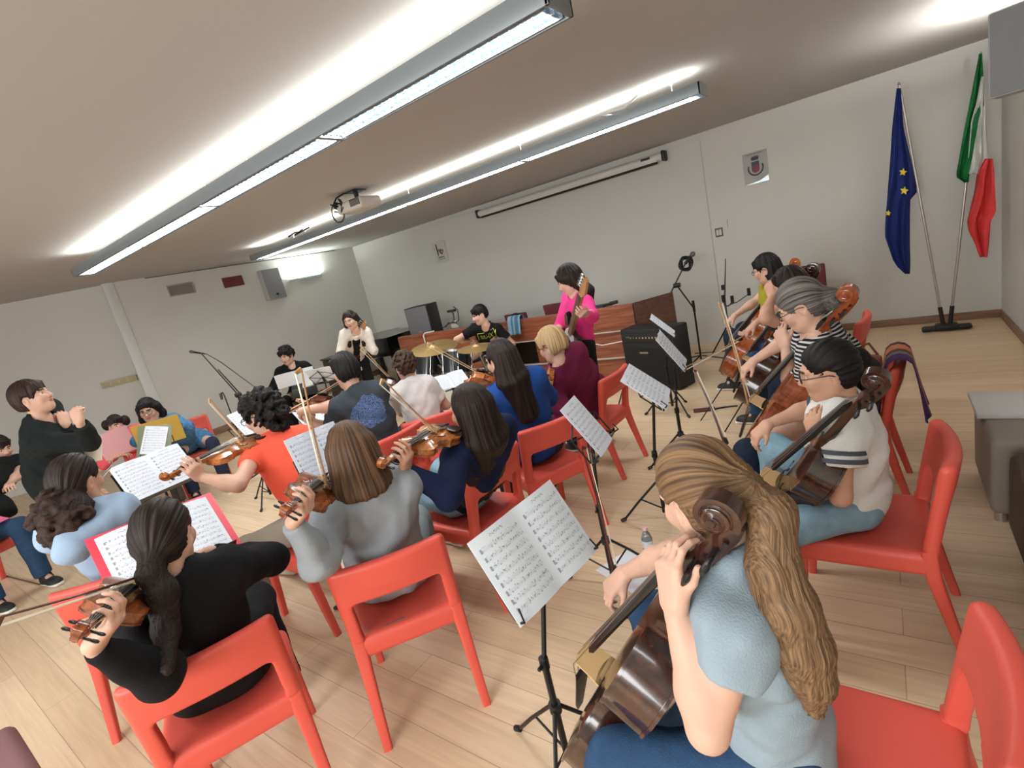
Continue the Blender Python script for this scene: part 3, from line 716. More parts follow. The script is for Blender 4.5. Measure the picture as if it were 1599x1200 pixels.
def music_stand(label, c, yaw, tilt, h=.26, w=.46, base=None, rz=None, solid=False, roll=0., leg=.26, name='music_stand'):
    """c: middle of the page that leans on the desk"""
    r, up, n = page_axes(yaw, tilt, roll); b = A(c[0]-n[0]*.03, c[1]-n[1]*.03, 0) if base is None else A(base[0], base[1], 0)
    root = thing(name, label, 'music stand', b); o = -b
    D = c-n*.012-up*.02; top = D-n*.02-up*.05
    q = MB(); q.tube([A(0, 0, .06), A(0, 0, .46)], .0125, 12); q.tube([A(0, 0, .44), A(0, 0, .48)], .017, 12); q.tube([A(0, 0, .46), top+o], .0088, 10); q.tube([A(.0, -.012, .46), A(0, -.035, .46)], .007, 8); q.put('pole', BLACK, root)
    rz = yaw if rz is None else rz
    for i in range(3):
        a = rz+PI+i*2*PI/3; d = A(math.cos(a), math.sin(a), 0); q = MB()
        q.tube([A(0, 0, .27)+d*.02, d*leg*.6+A(0, 0, .13), d*leg+A(0, 0, .012)], .0075, 8); q.tube([A(0, 0, .09)+d*.012, d*leg*.5+A(0, 0, .155)], .005, 6)
        lo = q.put('leg', BLACK, root); q = MB(); q.tube([d*(leg-.012)+A(0, 0, .022), d*(leg+.018)+A(0, 0, .008)], .012, 10); q.put('rubber_foot', BLACKP, lo)
    q = MB(); q.tube([A(0, 0, .255), A(0, 0, .29)], .022, 12); q.put('collar', BLACKP, root)
    q = MB(); P = lambda x, y, z=0.: D+r*x+up*y+n*z+o
    if solid:
        R = np.column_stack([r, up, n]); q.box(P(0, 0, -.004), (w, h, .003), 0, R); q.box(P(0, -h/2, .02), (w, .003, .045), 0, R)
    else:
        bar = lambda a, b_, t=.0042: q.tube([a, b_], t, 6)
        bar(P(0, -h/2, -.003), P(0, h/2, -.003), .006)
        for sx in (-1, 1):
            bar(P(0, h*.42, -.004), P(sx*w*.46, h*.1, -.004)); bar(P(sx*w*.46, h*.1, -.004), P(0, -h*.1, -.006)); bar(P(0, h*.02, -.006), P(sx*w*.46, -h*.42, -.004)); bar(P(sx*w*.46, -h*.42, -.004), P(sx*w*.46, h*.12, -.004)); bar(P(sx*w*.46, -h*.46, -.002), P(sx*w*.46, -h*.46, .035)); bar(P(sx*w*.46, -h*.46, .035), P(sx*w*.44, -h*.3, .035), .003)
        bar(P(-w*.46, -h*.46), P(w*.46, -h*.46), .0065); q.tube([P(0, -.0, -.008), P(0, -.06, -.03)], .014, 10)
    q.put('desk', BLACK, root); return root

# ---------------------------------------------------------------- the red chair
RED = mat('red_plastic', (216, 86, 72), .42, spec=.45, var=.03, vscale=3, bump=.04, bscale=400)
def make_chair():
    root = thing('plastic_chair', '', 'chair')
    def P(name, S, vox=.0075, warp=None, wpad=0):
        V, F = S.surf(vox, warp=warp, wpad=wpad); V = relax(V, F, 2)
        o = put(name, mesh_from(name, V, F, RED, None, None), root); KIDS.setdefault(root.name, []).append(o)
    S = SDF().box((0, .215, .412), (.232, .238, .05), rnd=.03); S.ell((0, .2, .60), A(.40, .40, .152), None, .02, 's'); S.box((0, .21, .36), (.195, .2, .055), rnd=.02, k=.015, op='s')
    P('seat', S)
    def warp(X, Y, Z):
        return X, Y+.052*np.clip((Z-.44)/.36, 0, 1)**1.2+.034*(1-np.minimum((X/.23)**2, 1))*np.clip((Z-.5)/.2, 0, 1), Z
    S = SDF().box((0, 0, .622), (.234, .026, .186), rnd=.024)
    S.box((0, 0, .548), (.180, .08, .092), rnd=.022, k=.012, op='s'); S.box((0, 0, .45), (.176, .08, .06), rnd=.01, k=.012, op='s')
    P('backrest', S, .0065, warp, .09)
    def leg(x, secs):
        q = MB(); n = 16; V = []
        for (cx, cy, z, wx, wy) in secs:
            for j in range(n):
                t = 2*PI*(j+.5)/n; c_, s_ = math.cos(t), math.sin(t); e = .42
                V.append((x*cx+wx/2*math.copysign(abs(c_)**e, c_), cy+wy/2*math.copysign(abs(s_)**e, s_), z))
        k = len(secs); F = [(i*n+j, (i+1)*n+j, (i+1)*n+(j+1) % n, i*n+(j+1) % n) for i in range(k-1) for j in range(n)]+[tuple(range(n)), tuple((k-1)*n+j for j in range(n-1, -1, -1))]
        q.add(V, F); q.put('leg', RED, root, sharp=50)
    for x in (-1, 1):
        leg(x, [(.207, .004, .47, .053, .050), (.207, .0, .42, .053, .050), (.2075, -.006, .37, .052, .049), (.209, -.022, .30, .048, .046), (.2115, -.058, .16, .042, .039), (.214, -.10, .0, .036, .032)])
        leg(x, [(.203, .412, .44, .048, .048), (.204, .412, .38, .048, .048), (.206, .415, .30, .045, .044), (.214, .435, .0, .034, .032)])
    return root
CHAIR = make_chair(); CH_USED = []
def chair(label, x, y, f, group='red plastic chairs of the orchestra', s=1.):
    rz = math.atan2(-f[0], f[1])
    if not CH_USED: o = CHAIR; o['label'] = label; o['group'] = group; o.location = (x, y, 0); o.rotation_euler = (0, 0, rz)
    else: o = copy_thing(CHAIR, label, group, (x, y, 0), rz)
    if s != 1: o.scale = (s, s, s)
    CH_USED.append(o); return o
# ---------------------------------------------------------------- the room
CEIL, YB, XR = 2.85, 7.63, 1.03
WALL = mat('wall_paint', (208, 206, 200), .85, spec=.2, var=.012, vscale=1.5)
CEILM = mat('ceiling_paint', (188, 185, 181), .9, spec=.15)
def structure(name, mb, m, sharp=30, label=None):
    o = mb.put(name, m, None, None, sharp); tag(o, label, None, None, 'structure'); return o
def floor_mat():
    m, nt, b = nodes('oak_planks'); N = nt.nodes.new
    tc = N('ShaderNodeTexCoord'); br = N('ShaderNodeTexBrick'); br.inputs['Scale'].default_value = 1
    br.inputs['Brick Width'].default_value = 1.9; br.inputs['Row Height'].default_value = .165; br.inputs['Mortar Size'].default_value = .0016; br.inputs['Mortar Smooth'].default_value = .3
    br.offset = .37; br.inputs['Color1'].default_value = lin((222, 195, 163)); br.inputs['Color2'].default_value = lin((212, 184, 151)); br.inputs['Mortar'].default_value = lin((160, 136, 112)); br.inputs['Bias'].default_value = .1
    L(nt, tc.outputs['Object'], br.inputs['Vector'])
    mp = N('ShaderNodeMapping'); mp.inputs['Scale'].default_value = (1.3, 26, 1); L(nt, tc.outputs['Object'], mp.inputs['Vector'])
    no = N('ShaderNodeTexNoise'); no.inputs['Scale'].default_value = 1.6; no.inputs['Detail'].default_value = 6; no.inputs['Distortion'].default_value = .7; L(nt, mp.outputs['Vector'], no.inputs['Vector'])
    rp = N('ShaderNodeValToRGB'); rp.color_ramp.elements[0].color = (.86, .85, .84, 1); rp.color_ramp.elements[1].color = (1.06, 1.06, 1.06, 1); rp.color_ramp.elements[0].position = .3; rp.color_ramp.elements[1].position = .66
    L(nt, no.outputs['Fac'], rp.inputs['Fac'])
    mx = N('ShaderNodeMix'); mx.data_type = 'RGBA'; mx.blend_type = 'MULTIPLY'; mx.inputs['Factor'].default_value = .8
    L(nt, br.outputs['Color'], mx.inputs['A']); L(nt, rp.outputs['Color'], mx.inputs['B']); L(nt, mx.outputs['Result'], b.inputs['Base Color'])
    b.inputs['Roughness'].default_value = .42; b.inputs['Specular IOR Level'].default_value = .4
    bp = N('ShaderNodeBump'); bp.inputs['Strength'].default_value = .12; bp.inputs['Distance'].default_value = .004; L(nt, no.outputs['Fac'], bp.inputs['Height']); L(nt, bp.outputs['Normal'], b.inputs['Normal'])
    return m
BROWNB = wood('skirting_oak', (128, 98, 76), (156, 122, 96), .5, (4, 4, 40), 0)
LW0, LW1 = A(-9.75, 3.2, 0), A(-9.35, YB, 0); LT = unit(LW1-LW0); LN = A(LT[1], -LT[0], 0)
def on_left(x, y, off=0.):
    d = ray(x, y); t = ((LW0-CPOS) @ LN)/(d @ LN); return CPOS+d*t+LN*off
def wall_slab(name, a, b, nrm, th=.15, z0=0, z1=CEIL):
    a, b = A(*a, 0), A(*b, 0); nrm = A(*nrm, 0); q = MB(); V = [a, b, b-nrm*th, a-nrm*th]; q.add([v+A(0, 0, z0) for v in V]+[v+A(0, 0, z1) for v in V], [(0, 1, 5, 4), (1, 2, 6, 5), (2, 3, 7, 6), (3, 0, 4, 7), (4, 5, 6, 7), (3, 2, 1, 0)]); return structure(name, q, WALL)
q = MB(); q.box((-5, 2, -.05), (14, 12.2, .1)); structure('floor', q, floor_mat())
q = MB(); q.box((-5, 2, CEIL+.05), (14, 12.2, .1)); structure('ceiling', q, CEILM)
wall_slab('wall_back', (-9.36, YB), (XR, YB), (0, -1)); wall_slab('wall_right', (XR, YB), (XR, -3.6), (-1, 0))
wall_slab('wall_left', (LW0[0], LW0[1]), (LW1[0], LW1[1]), (LN[0], LN[1]), .22)
LA, LB = A(-9.87, 3.22, 0), A(-11.2, 1.05, 0); d_ = unit(LB-LA); wall_slab('wall_left_recess', LA[:2], LB[:2], (-d_[1], d_[0])); wall_slab('wall_left_near', LB[:2], (-11.2, -3.6), (1, 0))
# the wall behind the camera has three windows
q = MB(); Yf = -3.6
WX = [(-9.4, -6.9), (-5.9, -3.4), (-2.4, .1)]
xs = [-11.2]+[v for w in WX for v in w]+[XR]
for i in range(0, len(xs), 2): q.box(((xs[i]+xs[i+1])/2, Yf-.08, CEIL/2), (xs[i+1]-xs[i], .16, CEIL))
for a, b in WX: q.box(((a+b)/2, Yf-.08, .45), (b-a, .16, .9)); q.box(((a+b)/2, Yf-.08, 2.70), (b-a, .16, .3))
structure('wall_front', q, WALL)
WFR = mat('window_frame_grey', (150, 152, 154), .4)
for i, (a, b) in enumerate(WX):
    q = MB()
    for x in (a+.03, (a+b)/2, b-.03): q.box((x, Yf-.08, 1.725), (.06, .07, 1.65))
    for z in (.93, 2.52): q.box(((a+b)/2, Yf-.08, z), (b-a, .07, .06))
    structure('window_%d' % (i+1), q, WFR)
q = MB(); q.box((-4.69, YB-.009, 1.39), (5.6, .018, 2.78), bev=.004); structure('trim_1', q, WALL)
q = MB(); q.box(((XR-1.86)/2, YB-.008, .045), (XR+1.86, .016, .09), bev=.004); structure('baseboard_back', q, BROWNB)
q = MB(); q.box((XR-.008, 2, .045), (.016, 11.2, .09), bev=.004); structure('baseboard_right', q, BROWNB)
q = MB(); R = np.column_stack([LT, -LN, A(0, 0, 1)]); q.box((LW0+LW1)/2+LN*.008+A(0, 0, .06), (np.linalg.norm(LW1-LW0), .016, .12), 0, R, .004); structure('baseboard_left', q, BROWNB)
q = MB(); q.box((LW0+LW1)/2+LN*.006+A(0, 0, CEIL-.012), (np.linalg.norm(LW1-LW0)*.8, .012, .01), 0, R); structure('trim_2', q, mat('dark_joint', (70, 60, 54), .8))

q = MB(); q.box(LW0-LT*.075+LN*-.02+A(0, 0, CEIL/2), (.15, .06, CEIL), 0, R, .004); structure('trim_3', q, mat('pilaster_paint', (216, 219, 215), .5))  # wall edge strip, coloured lighter to stand in for window light on it
# ---------------------------------------------------------------- hanging lamps
HOUS = mat('lamp_housing_grey', (132, 140, 144), .45, .3); LOUV = mat('louver_aluminium', (206, 218, 226), .25, .7); TUBE = mat('lamp_tube_on', (245, 250, 255), .4, emit=(214, 230, 255), estr=3.2); WIRE = mat('white_wire', (214, 212, 206), .6)
TUBED = mat('lamp_tube_dim', (235, 240, 245), .4, emit=(214, 226, 250), estr=1.15)
def hanging_lamp(label, x0, x1, y, z, w, hang, nlit):
    root = thing('hanging_lamp', label, 'ceiling lamp', ((x0+x1)/2, y, z), 0, 'long louvred lamps under the ceiling'); l = x1-x0; h = .085
    q = MB()
    for s in (-1, 1): q.box((0, s*(w/2-.008), h/2), (l, .016, h), bev=.003)
    for s in (-1, 1): q.box((s*(l/2-.008), 0, h/2), (.016, w, h), bev=.003)
    q.box((0, 0, .05), (l-.02, w-.03, .004)); q.put('housing', HOUS, root)
    n = 4; seg = l/n
    for i in range(n):
        xc = -l/2+seg*(i+.5); q = MB()
        for s in (-1, 0, 1): q.box((xc, s*(w/2-.035), .018), (seg-.06, .006, .032))
        k = int(seg/.055)
        for j in range(k): q.box((xc-seg/2+.05+(seg-.10)*j/(k-1), 0, .02), (.004, w-.07, .028))
        q.put('louver', LOUV, root); q = MB()
        for s in (-1, 1): q.box((xc, s*w*.19, .042), (seg-.08, .02, .008), bev=.003)
        q.put('tube', TUBE if i >= n-nlit else TUBED, root)
        if i: q = MB(); q.box((-l/2+seg*i, 0, .012), (.035, w-.03, .024)); q.put('joint', HOUS, root)
    for x in hang:
        q = MB(); q.tube([A(x-(x0+x1)/2, 0, h), A(x-(x0+x1)/2, 0, CEIL-z-.03)], .0022, 5); q.lathe([(.006, CEIL-z-.05), (.022, CEIL-z-.004), (.022, CEIL-z)], 12, 0, frame4((x-(x0+x1)/2, 0, 0), (1, 0, 0), (0, 1, 0), (0, 0, 1))); q.put('suspension_wire', WIRE, root)
    return root
def area(name, loc, size, power, col, rotx=0., rz=0., spread=PI):
    l = bpy.data.lights.new(name, 'AREA'); l.shape = 'RECTANGLE'; l.size, l.size_y = size; l.energy = power; l.color = col; l.spread = spread
    o = bpy.data.objects.new(name, l); COL.objects.link(o); o.location = loc; o.rotation_euler = (rotx, 0, rz); return o
Z1, Z2 = 2.625, 2.655
hanging_lamp('long grey louvred lamp nearest the camera, with lit tubes', -6.75, -.92, 2.0, Z1, .20, (-5.5, -3.8, -3.2, -2.45, -1.44), 2)
hanging_lamp('long grey louvred lamp farther back, beside the projector', -7.7, -1.03, 4.45, Z2, .20, (-6.6, -4.25, -2.7, -1.26), 3)
hanging_lamp('long grey louvred lamp above and behind the camera', -3.9, .85, -.5, Z1, .20, (-3.2, -1.44, .4), 4)  # out of view, added to brighten the foreground
UPC = (.97, 1., .97)
area('lamp_uplight', (-3.83, 2.0, Z1+.09), (5.7, .14), 15, UPC, PI); area('lamp_uplight', (-4.36, 4.45, Z2+.09), (6.5, .14), 24, UPC, PI)
area('lamp_downlight', (-1.5, -.5, Z1+.012), (4.6, .12), 26, (.97, 1., .985), 0); area('lamp_uplight', (-1.5, -.5, Z1+.09), (4.6, .14), 3, UPC, PI); area('lamp_downlight', (-3.83, 2.0, Z1+.012), (5.7, .12), 56, (.97, 1., .985), 0); area('lamp_downlight', (-4.36, 4.45, Z2+.012), (6.5, .12), 66, (.97, 1., .985), 0)
for (a, b), pw in zip(WX, (8, 46, 105)): area('window_daylight', ((a+b)/2, Yf+.02, 1.72), (b-a-.1, 1.55), pw, (.98, 1., .99), PI/2)
w = bpy.data.worlds.new('world'); SC.world = w; SC.view_settings.exposure = .76; w.use_nodes = True; w.node_tree.nodes['Background'].inputs['Color'].default_value = (.75, .85, 1, 1); w.node_tree.nodes['Background'].inputs['Strength'].default_value = .6
# lamp on the left wall
def bracket_lamp(label, p, n, l, power, col):
    t = A(-n[1], n[0], 0); root = thing('wall_lamp', label, 'wall lamp', M=frame4(p, t, n, (0, 0, 1))); q = MB(); q.box((0, .045, 0), (l, .05, .055), bev=.008); q.put('housing', mat('lamp_housing_pale', (176, 190, 186), .4, .2), root)
    q = MB(); q.box((0, .045, .029), (l-.04, .03, .006)); q.put('tube', mat('lamp_tube_green', (235, 255, 245), .4, emit=(225, 255, 240), estr=6), root); q = MB(); q.box((0, .01, 0), (.12, .02, .05)); q.put('bracket', WIRE, root)
    R = math.atan2(t[1], t[0]); area('wall_uplight', tuple(A(*p)+A(*n)*.045+A(0, 0, .04)), (l-.05, .03), power, col, PI, R)
pl = on_left(475, 435); bracket_lamp('pale slim wall lamp with a greenish glow above it', pl, LN, .74, 14, (.9, 1., .95))
bracket_lamp('slim wall lamp behind the speaker in the upper right corner', A(XR, 5.6, 2.5), A(-1, 0, 0), .7, 34, (1, .98, .94))
# things on the left wall
def on_wall(name, label, cat, c, t, n, w, h, d, m, parts=None):
    root = thing(name, label, cat, M=frame4(c, t, n, (0, 0, 1))); return root
c = on_left(283, 452); r_ = thing('air_vent', 'pale slatted air vent high on the left wall', 'air vent', M=frame4(c, LT, LN, (0, 0, 1)))
VENT = mat('vent_grey', (164, 158, 150), .6); q = MB(); 
for s in (-1, 1): q.box((s*.195, .01, 0), (.02, .02, .19), bev=.003); q.box((0, .01, s*.085), (.4, .02, .02), bev=.003)
q.put('frame', VENT, r_); q = MB()
for i in range(9): q.box((0, .006, -.072+.018*i), (.37, .012, .005), 0, np.array([[1, 0, 0], [0, .8, -.6], [0, .6, .8]]))
q.box((0, .001, 0), (.38, .002, .17)); q.put('slats', mat('vent_slats', (150, 144, 136), .7), r_)
c = on_left(364, 440); r_ = thing('wall_plaque', 'dark red rectangular plate high on the left wall', 'wall plate', M=frame4(c, LT, LN, (0, 0, 1))); q = MB(); q.box((0, .012, 0), (.35, .024, .17), bev=.004); q.put('panel', mat('plate_red', (108, 42, 44), .5), r_); q = MB(); q.box((0, .003, 0), (.36, .006, .18)); q.put('back_plate', mat('plate_dark', (70, 40, 40), .6), r_)
SPK = mat('speaker_grille_grey', (140, 141, 144), .7, bump=.3, bscale=500); SPB = mat('speaker_cabinet_grey', (178, 176, 174), .6)
def loudspeaker(name, label, M, w, h, d, cab, gril, badge=None, handle=False, bcol=None):
    root = thing(name, label, 'loudspeaker', M=M); q = MB(); q.box((0, -d/2, 0), (w, d, h), bev=.012); q.put('cabinet', cab, root)
    q = MB(); q.box((0, .006, 0), (w*.94, .014, h*.965), bev=.008); q.put('grille', gril, root)
    if badge: q = MB(); q.box((badge[0], .0145, badge[1]), (badge[2], .004, badge[3]), bev=.001); q.put('badge', bcol or BLACKP, root)
    return root
c = on_left(422, 445, .16); loudspeaker('wall_speaker', 'grey loudspeaker on the left wall, beside the slim lamp', frame4(c, LT, LN, (0, 0, 1)), .36, .57, .16, SPB, SPK, (0, -.2, .05, .04))
c = aty(1543, 26, 4.7); n_ = unit(A(-.32, -.95, 0)); t_ = A(-n_[1], n_[0], 0); loudspeaker('wall_speaker', 'large grey loudspeaker hung in the upper right corner', frame4(A(c[0]+.175, 4.7, 2.335), t_, n_, (0, 0, 1)), .36, .49, .2, SPB, SPK, (.06, -.17, .09, .045))
q = MB(); q.tube([A(.80, 4.9, 2.35), A(.90, 5.0, 2.45), A(XR, 5.05, 2.45)], .012, 8); o_ = q.put('speaker_bracket', WIRE); tag(o_, 'pale bracket holding the corner speaker to the right wall', 'bracket')
for (x0, x1, lab) in ((160, 190, 'beige socket strip on the far left wall, the nearer half'), (190, 215, 'beige socket strip on the far left wall, the half nearer the corner')):
    pass
dl = unit(LB-LA); nl = A(-dl[1], dl[0], 0)
def on_rec(x, y, off=0.):
    d = ray(x, y); t = ((LA-CPOS) @ nl)/(d @ nl); return CPOS+d*t+nl*off
c = on_rec(187, 596); r_ = thing('socket_strip', 'beige strip of wall sockets left of the corner', 'sockets', M=frame4(c, -dl, nl, (0, 0, 1))); q = MB(); q.box((0, .02, 0), (.50, .04, .10), bev=.006); q.put('trunking', mat('beige_plastic', (188, 174, 140), .5), r_)
for i in range(4): q = MB(); q.box((-.18+.12*i, .042, 0), (.09, .006, .07), bev=.002); q.put('socket', mat('beige_plate', (176, 160, 124), .5), r_)
# ---------------------------------------------------------------- back wall
r_ = thing('projection_screen', 'rolled up white projection screen in its long case on the back wall', 'projection screen', (-4.02, YB-.10, 2.70)); WH = mat('screen_white', (212, 208, 202), .5)
q = MB(); q.tube([A(-1.65, 0, 0), A(1.65, 0, 0)], .055, 16, flat=(1, 1)); q.box((0, .05, .02), (3.3, .08, .07), bev=.01); q.put('case', WH, r_)
for s in (-1, 1): q = MB(); q.box((s*1.665, .01, 0), (.05, .15, .14), bev=.02); q.put('end_cap', BLACKP, r_)
q = MB(); q.tube([A(-1.58, -.045, -.07), A(1.58, -.045, -.07)], .017, 8); q.put('bottom_bar', BLACKP, r_); q = MB(); q.box((1.42, -.055, .02), (.13, .012, .03)); q.put('label_plate', BLACKP, r_); q = MB(); q.box((0, -.045, -.052), (3.14, .003, .05)); q.put('fabric', WH, r_)
# crest
c = A(-1.26, YB-.003, 2.235); r_ = thing('crest_panel', 'clear panel with a crowned red and blue coat of arms on the back wall', 'coat of arms', tuple(c))
q = MB(); q.box((0, 0, 0), (.29, .006, .385)); q.put('panel', mat('clear_acrylic', (205, 205, 202), .12, alpha=.35), r_)
q = MB(); fl = frame4((0, -.004, 0), (1, 0, 0), (0, 0, 1), (0, -1, 0))
q.prism([(-.045, .075), (.045, .075), (.045, -.03), (.03, -.052), (0, -.062), (-.03, -.052), (-.045, -.03)], 0, .003, 0, fl); q.put('shield', mat('crest_red', (116, 38, 44), .5), r_)
q = MB(); q.prism([(-.04, .072), (.04, .072), (.04, .03), (-.04, .03)], .003, .005, 0, fl); q.put('shield_band', mat('crest_blue', (38, 42, 78), .5), r_)
q = MB(); q.prism([(-.038, .092), (.038, .092), (.052, .142), (.036, .120), (.026, .15), (.012, .126), (0, .154), (-.012, .126), (-.026, .15), (-.036, .12), (-.052, .142)], 0, .003, 0, fl); q.put('crown', mat('crest_dark', (46, 40, 36), .5), r_)
q = MB()
for s in (-1, 1):
    for i in range(9):
        a = math.radians(-88+13*i); x, y = s*math.cos(a)*.085, -.005+math.sin(a)*.085
        for k in (-.5, .6): b = a+k+PI/2; dx, dy = s*math.cos(b)*.02, math.sin(b)*.02; q.prism([(x-dx*.5, y-dy*.5), (x-dy*.3*s, y+dx*.3*s), (x+dx, y+dy), (x+dy*.3*s, y-dx*.3*s)], 0, .002, 0, fl)
q.put('laurel', mat('crest_green', (38, 52, 42), .5), r_)
q = MB(); q.box((0, -.005, .17), (.19, .002, .008)); q.put('caption', mat('crest_text', (110, 106, 100), .6), r_)
q = MB(); q.prism([(-.14, -.19), (.14, -.19), (.14, -.12), (.04, -.165)], 0, .0015, 0, fl); q.put('foil_band', mat('foil', (206, 216, 220), .15, .6), r_)
# poster with a heart
c = A(-6.84, YB-.026, 2.26); r_ = thing('wall_poster', 'small white poster with a tall letter h and a heart on the back wall', 'poster', tuple(c)); q = MB(); q.box((0, 0, 0), (.32, .006, .40)); q.put('sheet', mat('poster_white', (196, 194, 188), .6), r_)
q = MB(); q.prism([(-.085, .15), (-.06, .15), (-.055, -.06), (-.08, -.06)], 0, .003, 0, fl); q.tube([A(-.06, -.006, .0), A(-.03, -.006, .05), A(.01, -.006, .05), A(.015, -.006, -.05)], .006, 6); q.put('letter', mat('poster_ink', (52, 52, 48), .6), r_)
q = MB(); pts = [(.03+.045*16*math.sin(t)**3/16, .0+.045*(13*math.cos(t)-5*math.cos(2*t)-2*math.cos(3*t)-math.cos(4*t))/16) for t in np.linspace(0, 2*PI, 25)]; q.tube([A(x, -.006, y) for x, y in pts], .009, 6, caps=False); q.put('heart', mat('poster_red', (132, 56, 60), .6), r_)
q = MB(); 
for i in range(5): q.box((-.07+.033*i, -.0045, -.10), (.024, .003, .03))
q.box((0, -.0045, -.14), (.18, .003, .012)); q.put('caption', mat('poster_grey', (120, 118, 112), .6), r_)
def plate(label, p, w, h, m, m2, n=2, name='light_switch', cat='switch'):
    r_ = thing(name, label, cat, tuple(p)); q = MB(); q.box((0, -.006, 0), (w, .012, h), bev=.003); q.put('plate', m, r_)
    for i in range(n): q = MB(); q.box(((i-(n-1)/2)*w*.36, -.014, 0), (w*.3, .006, h*.62), bev=.002); q.put('key', m2, r_)
plate('grey framed light switch on the back wall below the crest', aty(1123, 363, YB), .10, .12, mat('switch_dark', (96, 98, 100), .5), WIRE)
plate('double socket low on the back wall behind the cellos', aty(1107, 511, YB), .15, .09, WIRE, mat('socket_grey', (150, 148, 142), .6), 2, 'wall_socket', 'socket'); plate('single socket low on the back wall, right of the double socket', aty(1128, 508, YB), .08, .08, WIRE, mat('socket_grey', (150, 148, 142), .6), 1, 'wall_socket', 'socket')
p = aty(1135, 348, YB); q = MB(); q.tube([p+A(0, -.01, .03), p+A(.005, -.012, -.08)], .006, 6); q.tube([p+A(0, -.005, .03), p+A(0, -.03, .03)], .012, 8); tag(q.put('wall_hook', WIRE), 'small pale hook on the back wall right of the switch', 'hook')
# ---------------------------------------------------------------- projector under the ceiling
r_ = thing('projector', 'white projector under the ceiling with a tangle of black cables', 'projector', (-4.42, 3.85, 2.70), math.radians(0)); PW = mat('projector_white', (206, 200, 194), .4)
q = MB(); q.box((0, 0, 0), (.40, .30, .11), bev=.03, seg=3); q.put('body', PW, r_)
q = MB()
for i in range(7): q.box((.11+.022*i-.06, -.152, .01), (.010, .01, .07))
q.put('vent', mat('vent_dark', (92, 86, 82), .6), r_); q = MB(); q.lathe([(.0, 0), (.04, 0), (.045, .03), (.035, .035), (0, .03)], 16, 0, frame4((-.1, .15, 0), (1, 0, 0), (0, 0, 1), (0, 1, 0))); q.put('lens', BLACKP, r_)
q = MB(); q.tube([A(0, 0, .05), A(0, 0, .15)], .025, 10); q.box((0, 0, .14), (.16, .16, .012)); q.box((-.04, -.03, .06), (.24, .05, .02), 0, None); q.put('ceiling_mount', BLACKP, r_)
q = MB(); rr = np.random.default_rng(3)
for i in range(7):
    a = rr.uniform(-.2, .2, (5, 3))*A(.5, .35, .35)+A(-.17, -.12, .03); q.tube([A(*(a[min(k//3, 3)]*(1-(k % 3)/3)+a[min(k//3+1, 4)]*(k % 3)/3)) for k in range(13)], .0075, 6)
q.tube([A(-.22, -.1, -.02)+.10*A(math.cos(t), -.2, math.sin(t)) for t in np.linspace(0, 2*PI, 20)], .007, 6); q.tube([A(-.2, -.12, .0), A(-.24, -.14, .06), A(-.18, -.12, .12), A(-.08, -.08, .145)], .009, 6); q.put('cables', BLACKP, r_)
for pts, lab in (([A(-6.5, 4.3, 2.77), A(-6.4, 4.35, 2.80), A(-6.25, 4.4, 2.78), A(-6.1, 4.38, 2.80), A(-6.35, 4.3, 2.76), A(-6.15, 4.3, 2.79)], 'coil of grey cable lying above the farther lamp'), ([A(-1.75, 4.4, 2.74), A(-1.8, 4.3, 2.76), A(-1.6, 4.3, 2.74), A(-1.5, 4.35, 2.8), A(-1.49, 4.4, CEIL)], 'white cable drooping from the ceiling to the farther lamp')):
    q = MB(); q.tube(pts, .011, 6); tag(q.put('lamp_cable', WIRE if 'white' in lab else BLACKP), lab, 'cable')
# ---------------------------------------------------------------- flags
r_ = thing('flag_stand', 'black low stand holding two flag poles by the back wall', 'flag stand', (.53, 7.2, 0)); q = MB(); q.box((0, 0, .035), (.42, .10, .05), bev=.02); q.box((0, 0, .05), (.20, .16, .06), bev=.025); q.box((-.17, 0, .03), (.09, .07, .05), bev=.01); q.put('base', BLACKP, r_)
ALU = mat('aluminium_pole', (186, 178, 172), .35, .7); e0, e1 = A(.50, 7.2, .07), aty(1404, 133, 7.2); i0_, i1_ = A(.56, 7.2, .07), aty(1531, 86, 7.2)
for a, b in ((e0, e1), (i0_, i1_)):
    u = unit(b-a); q = MB(); q.tube([a-A(.53, 7.2, 0), a+u*.2-A(.53, 7.2, 0)], .02, 10); q.put('socket_tube', BLACKP, r_)
def pole(label, a, b):
    r_ = thing('flag_pole', label, 'flag pole', tuple(a)); q = MB(); q.tube([A(0, 0, 0), b-a], .0125, 10); q.put('shaft', ALU, r_); q = MB(); u = unit(b-a); q.tube([b-a, b-a+u*.03], [.016, .004], 10); q.put('finial', ALU, r_)
pole('thin metal pole leaning left, carrying the blue flag', e0, e1); pole('thin metal pole leaning right, carrying the green, white and red flag', i0_, i1_)
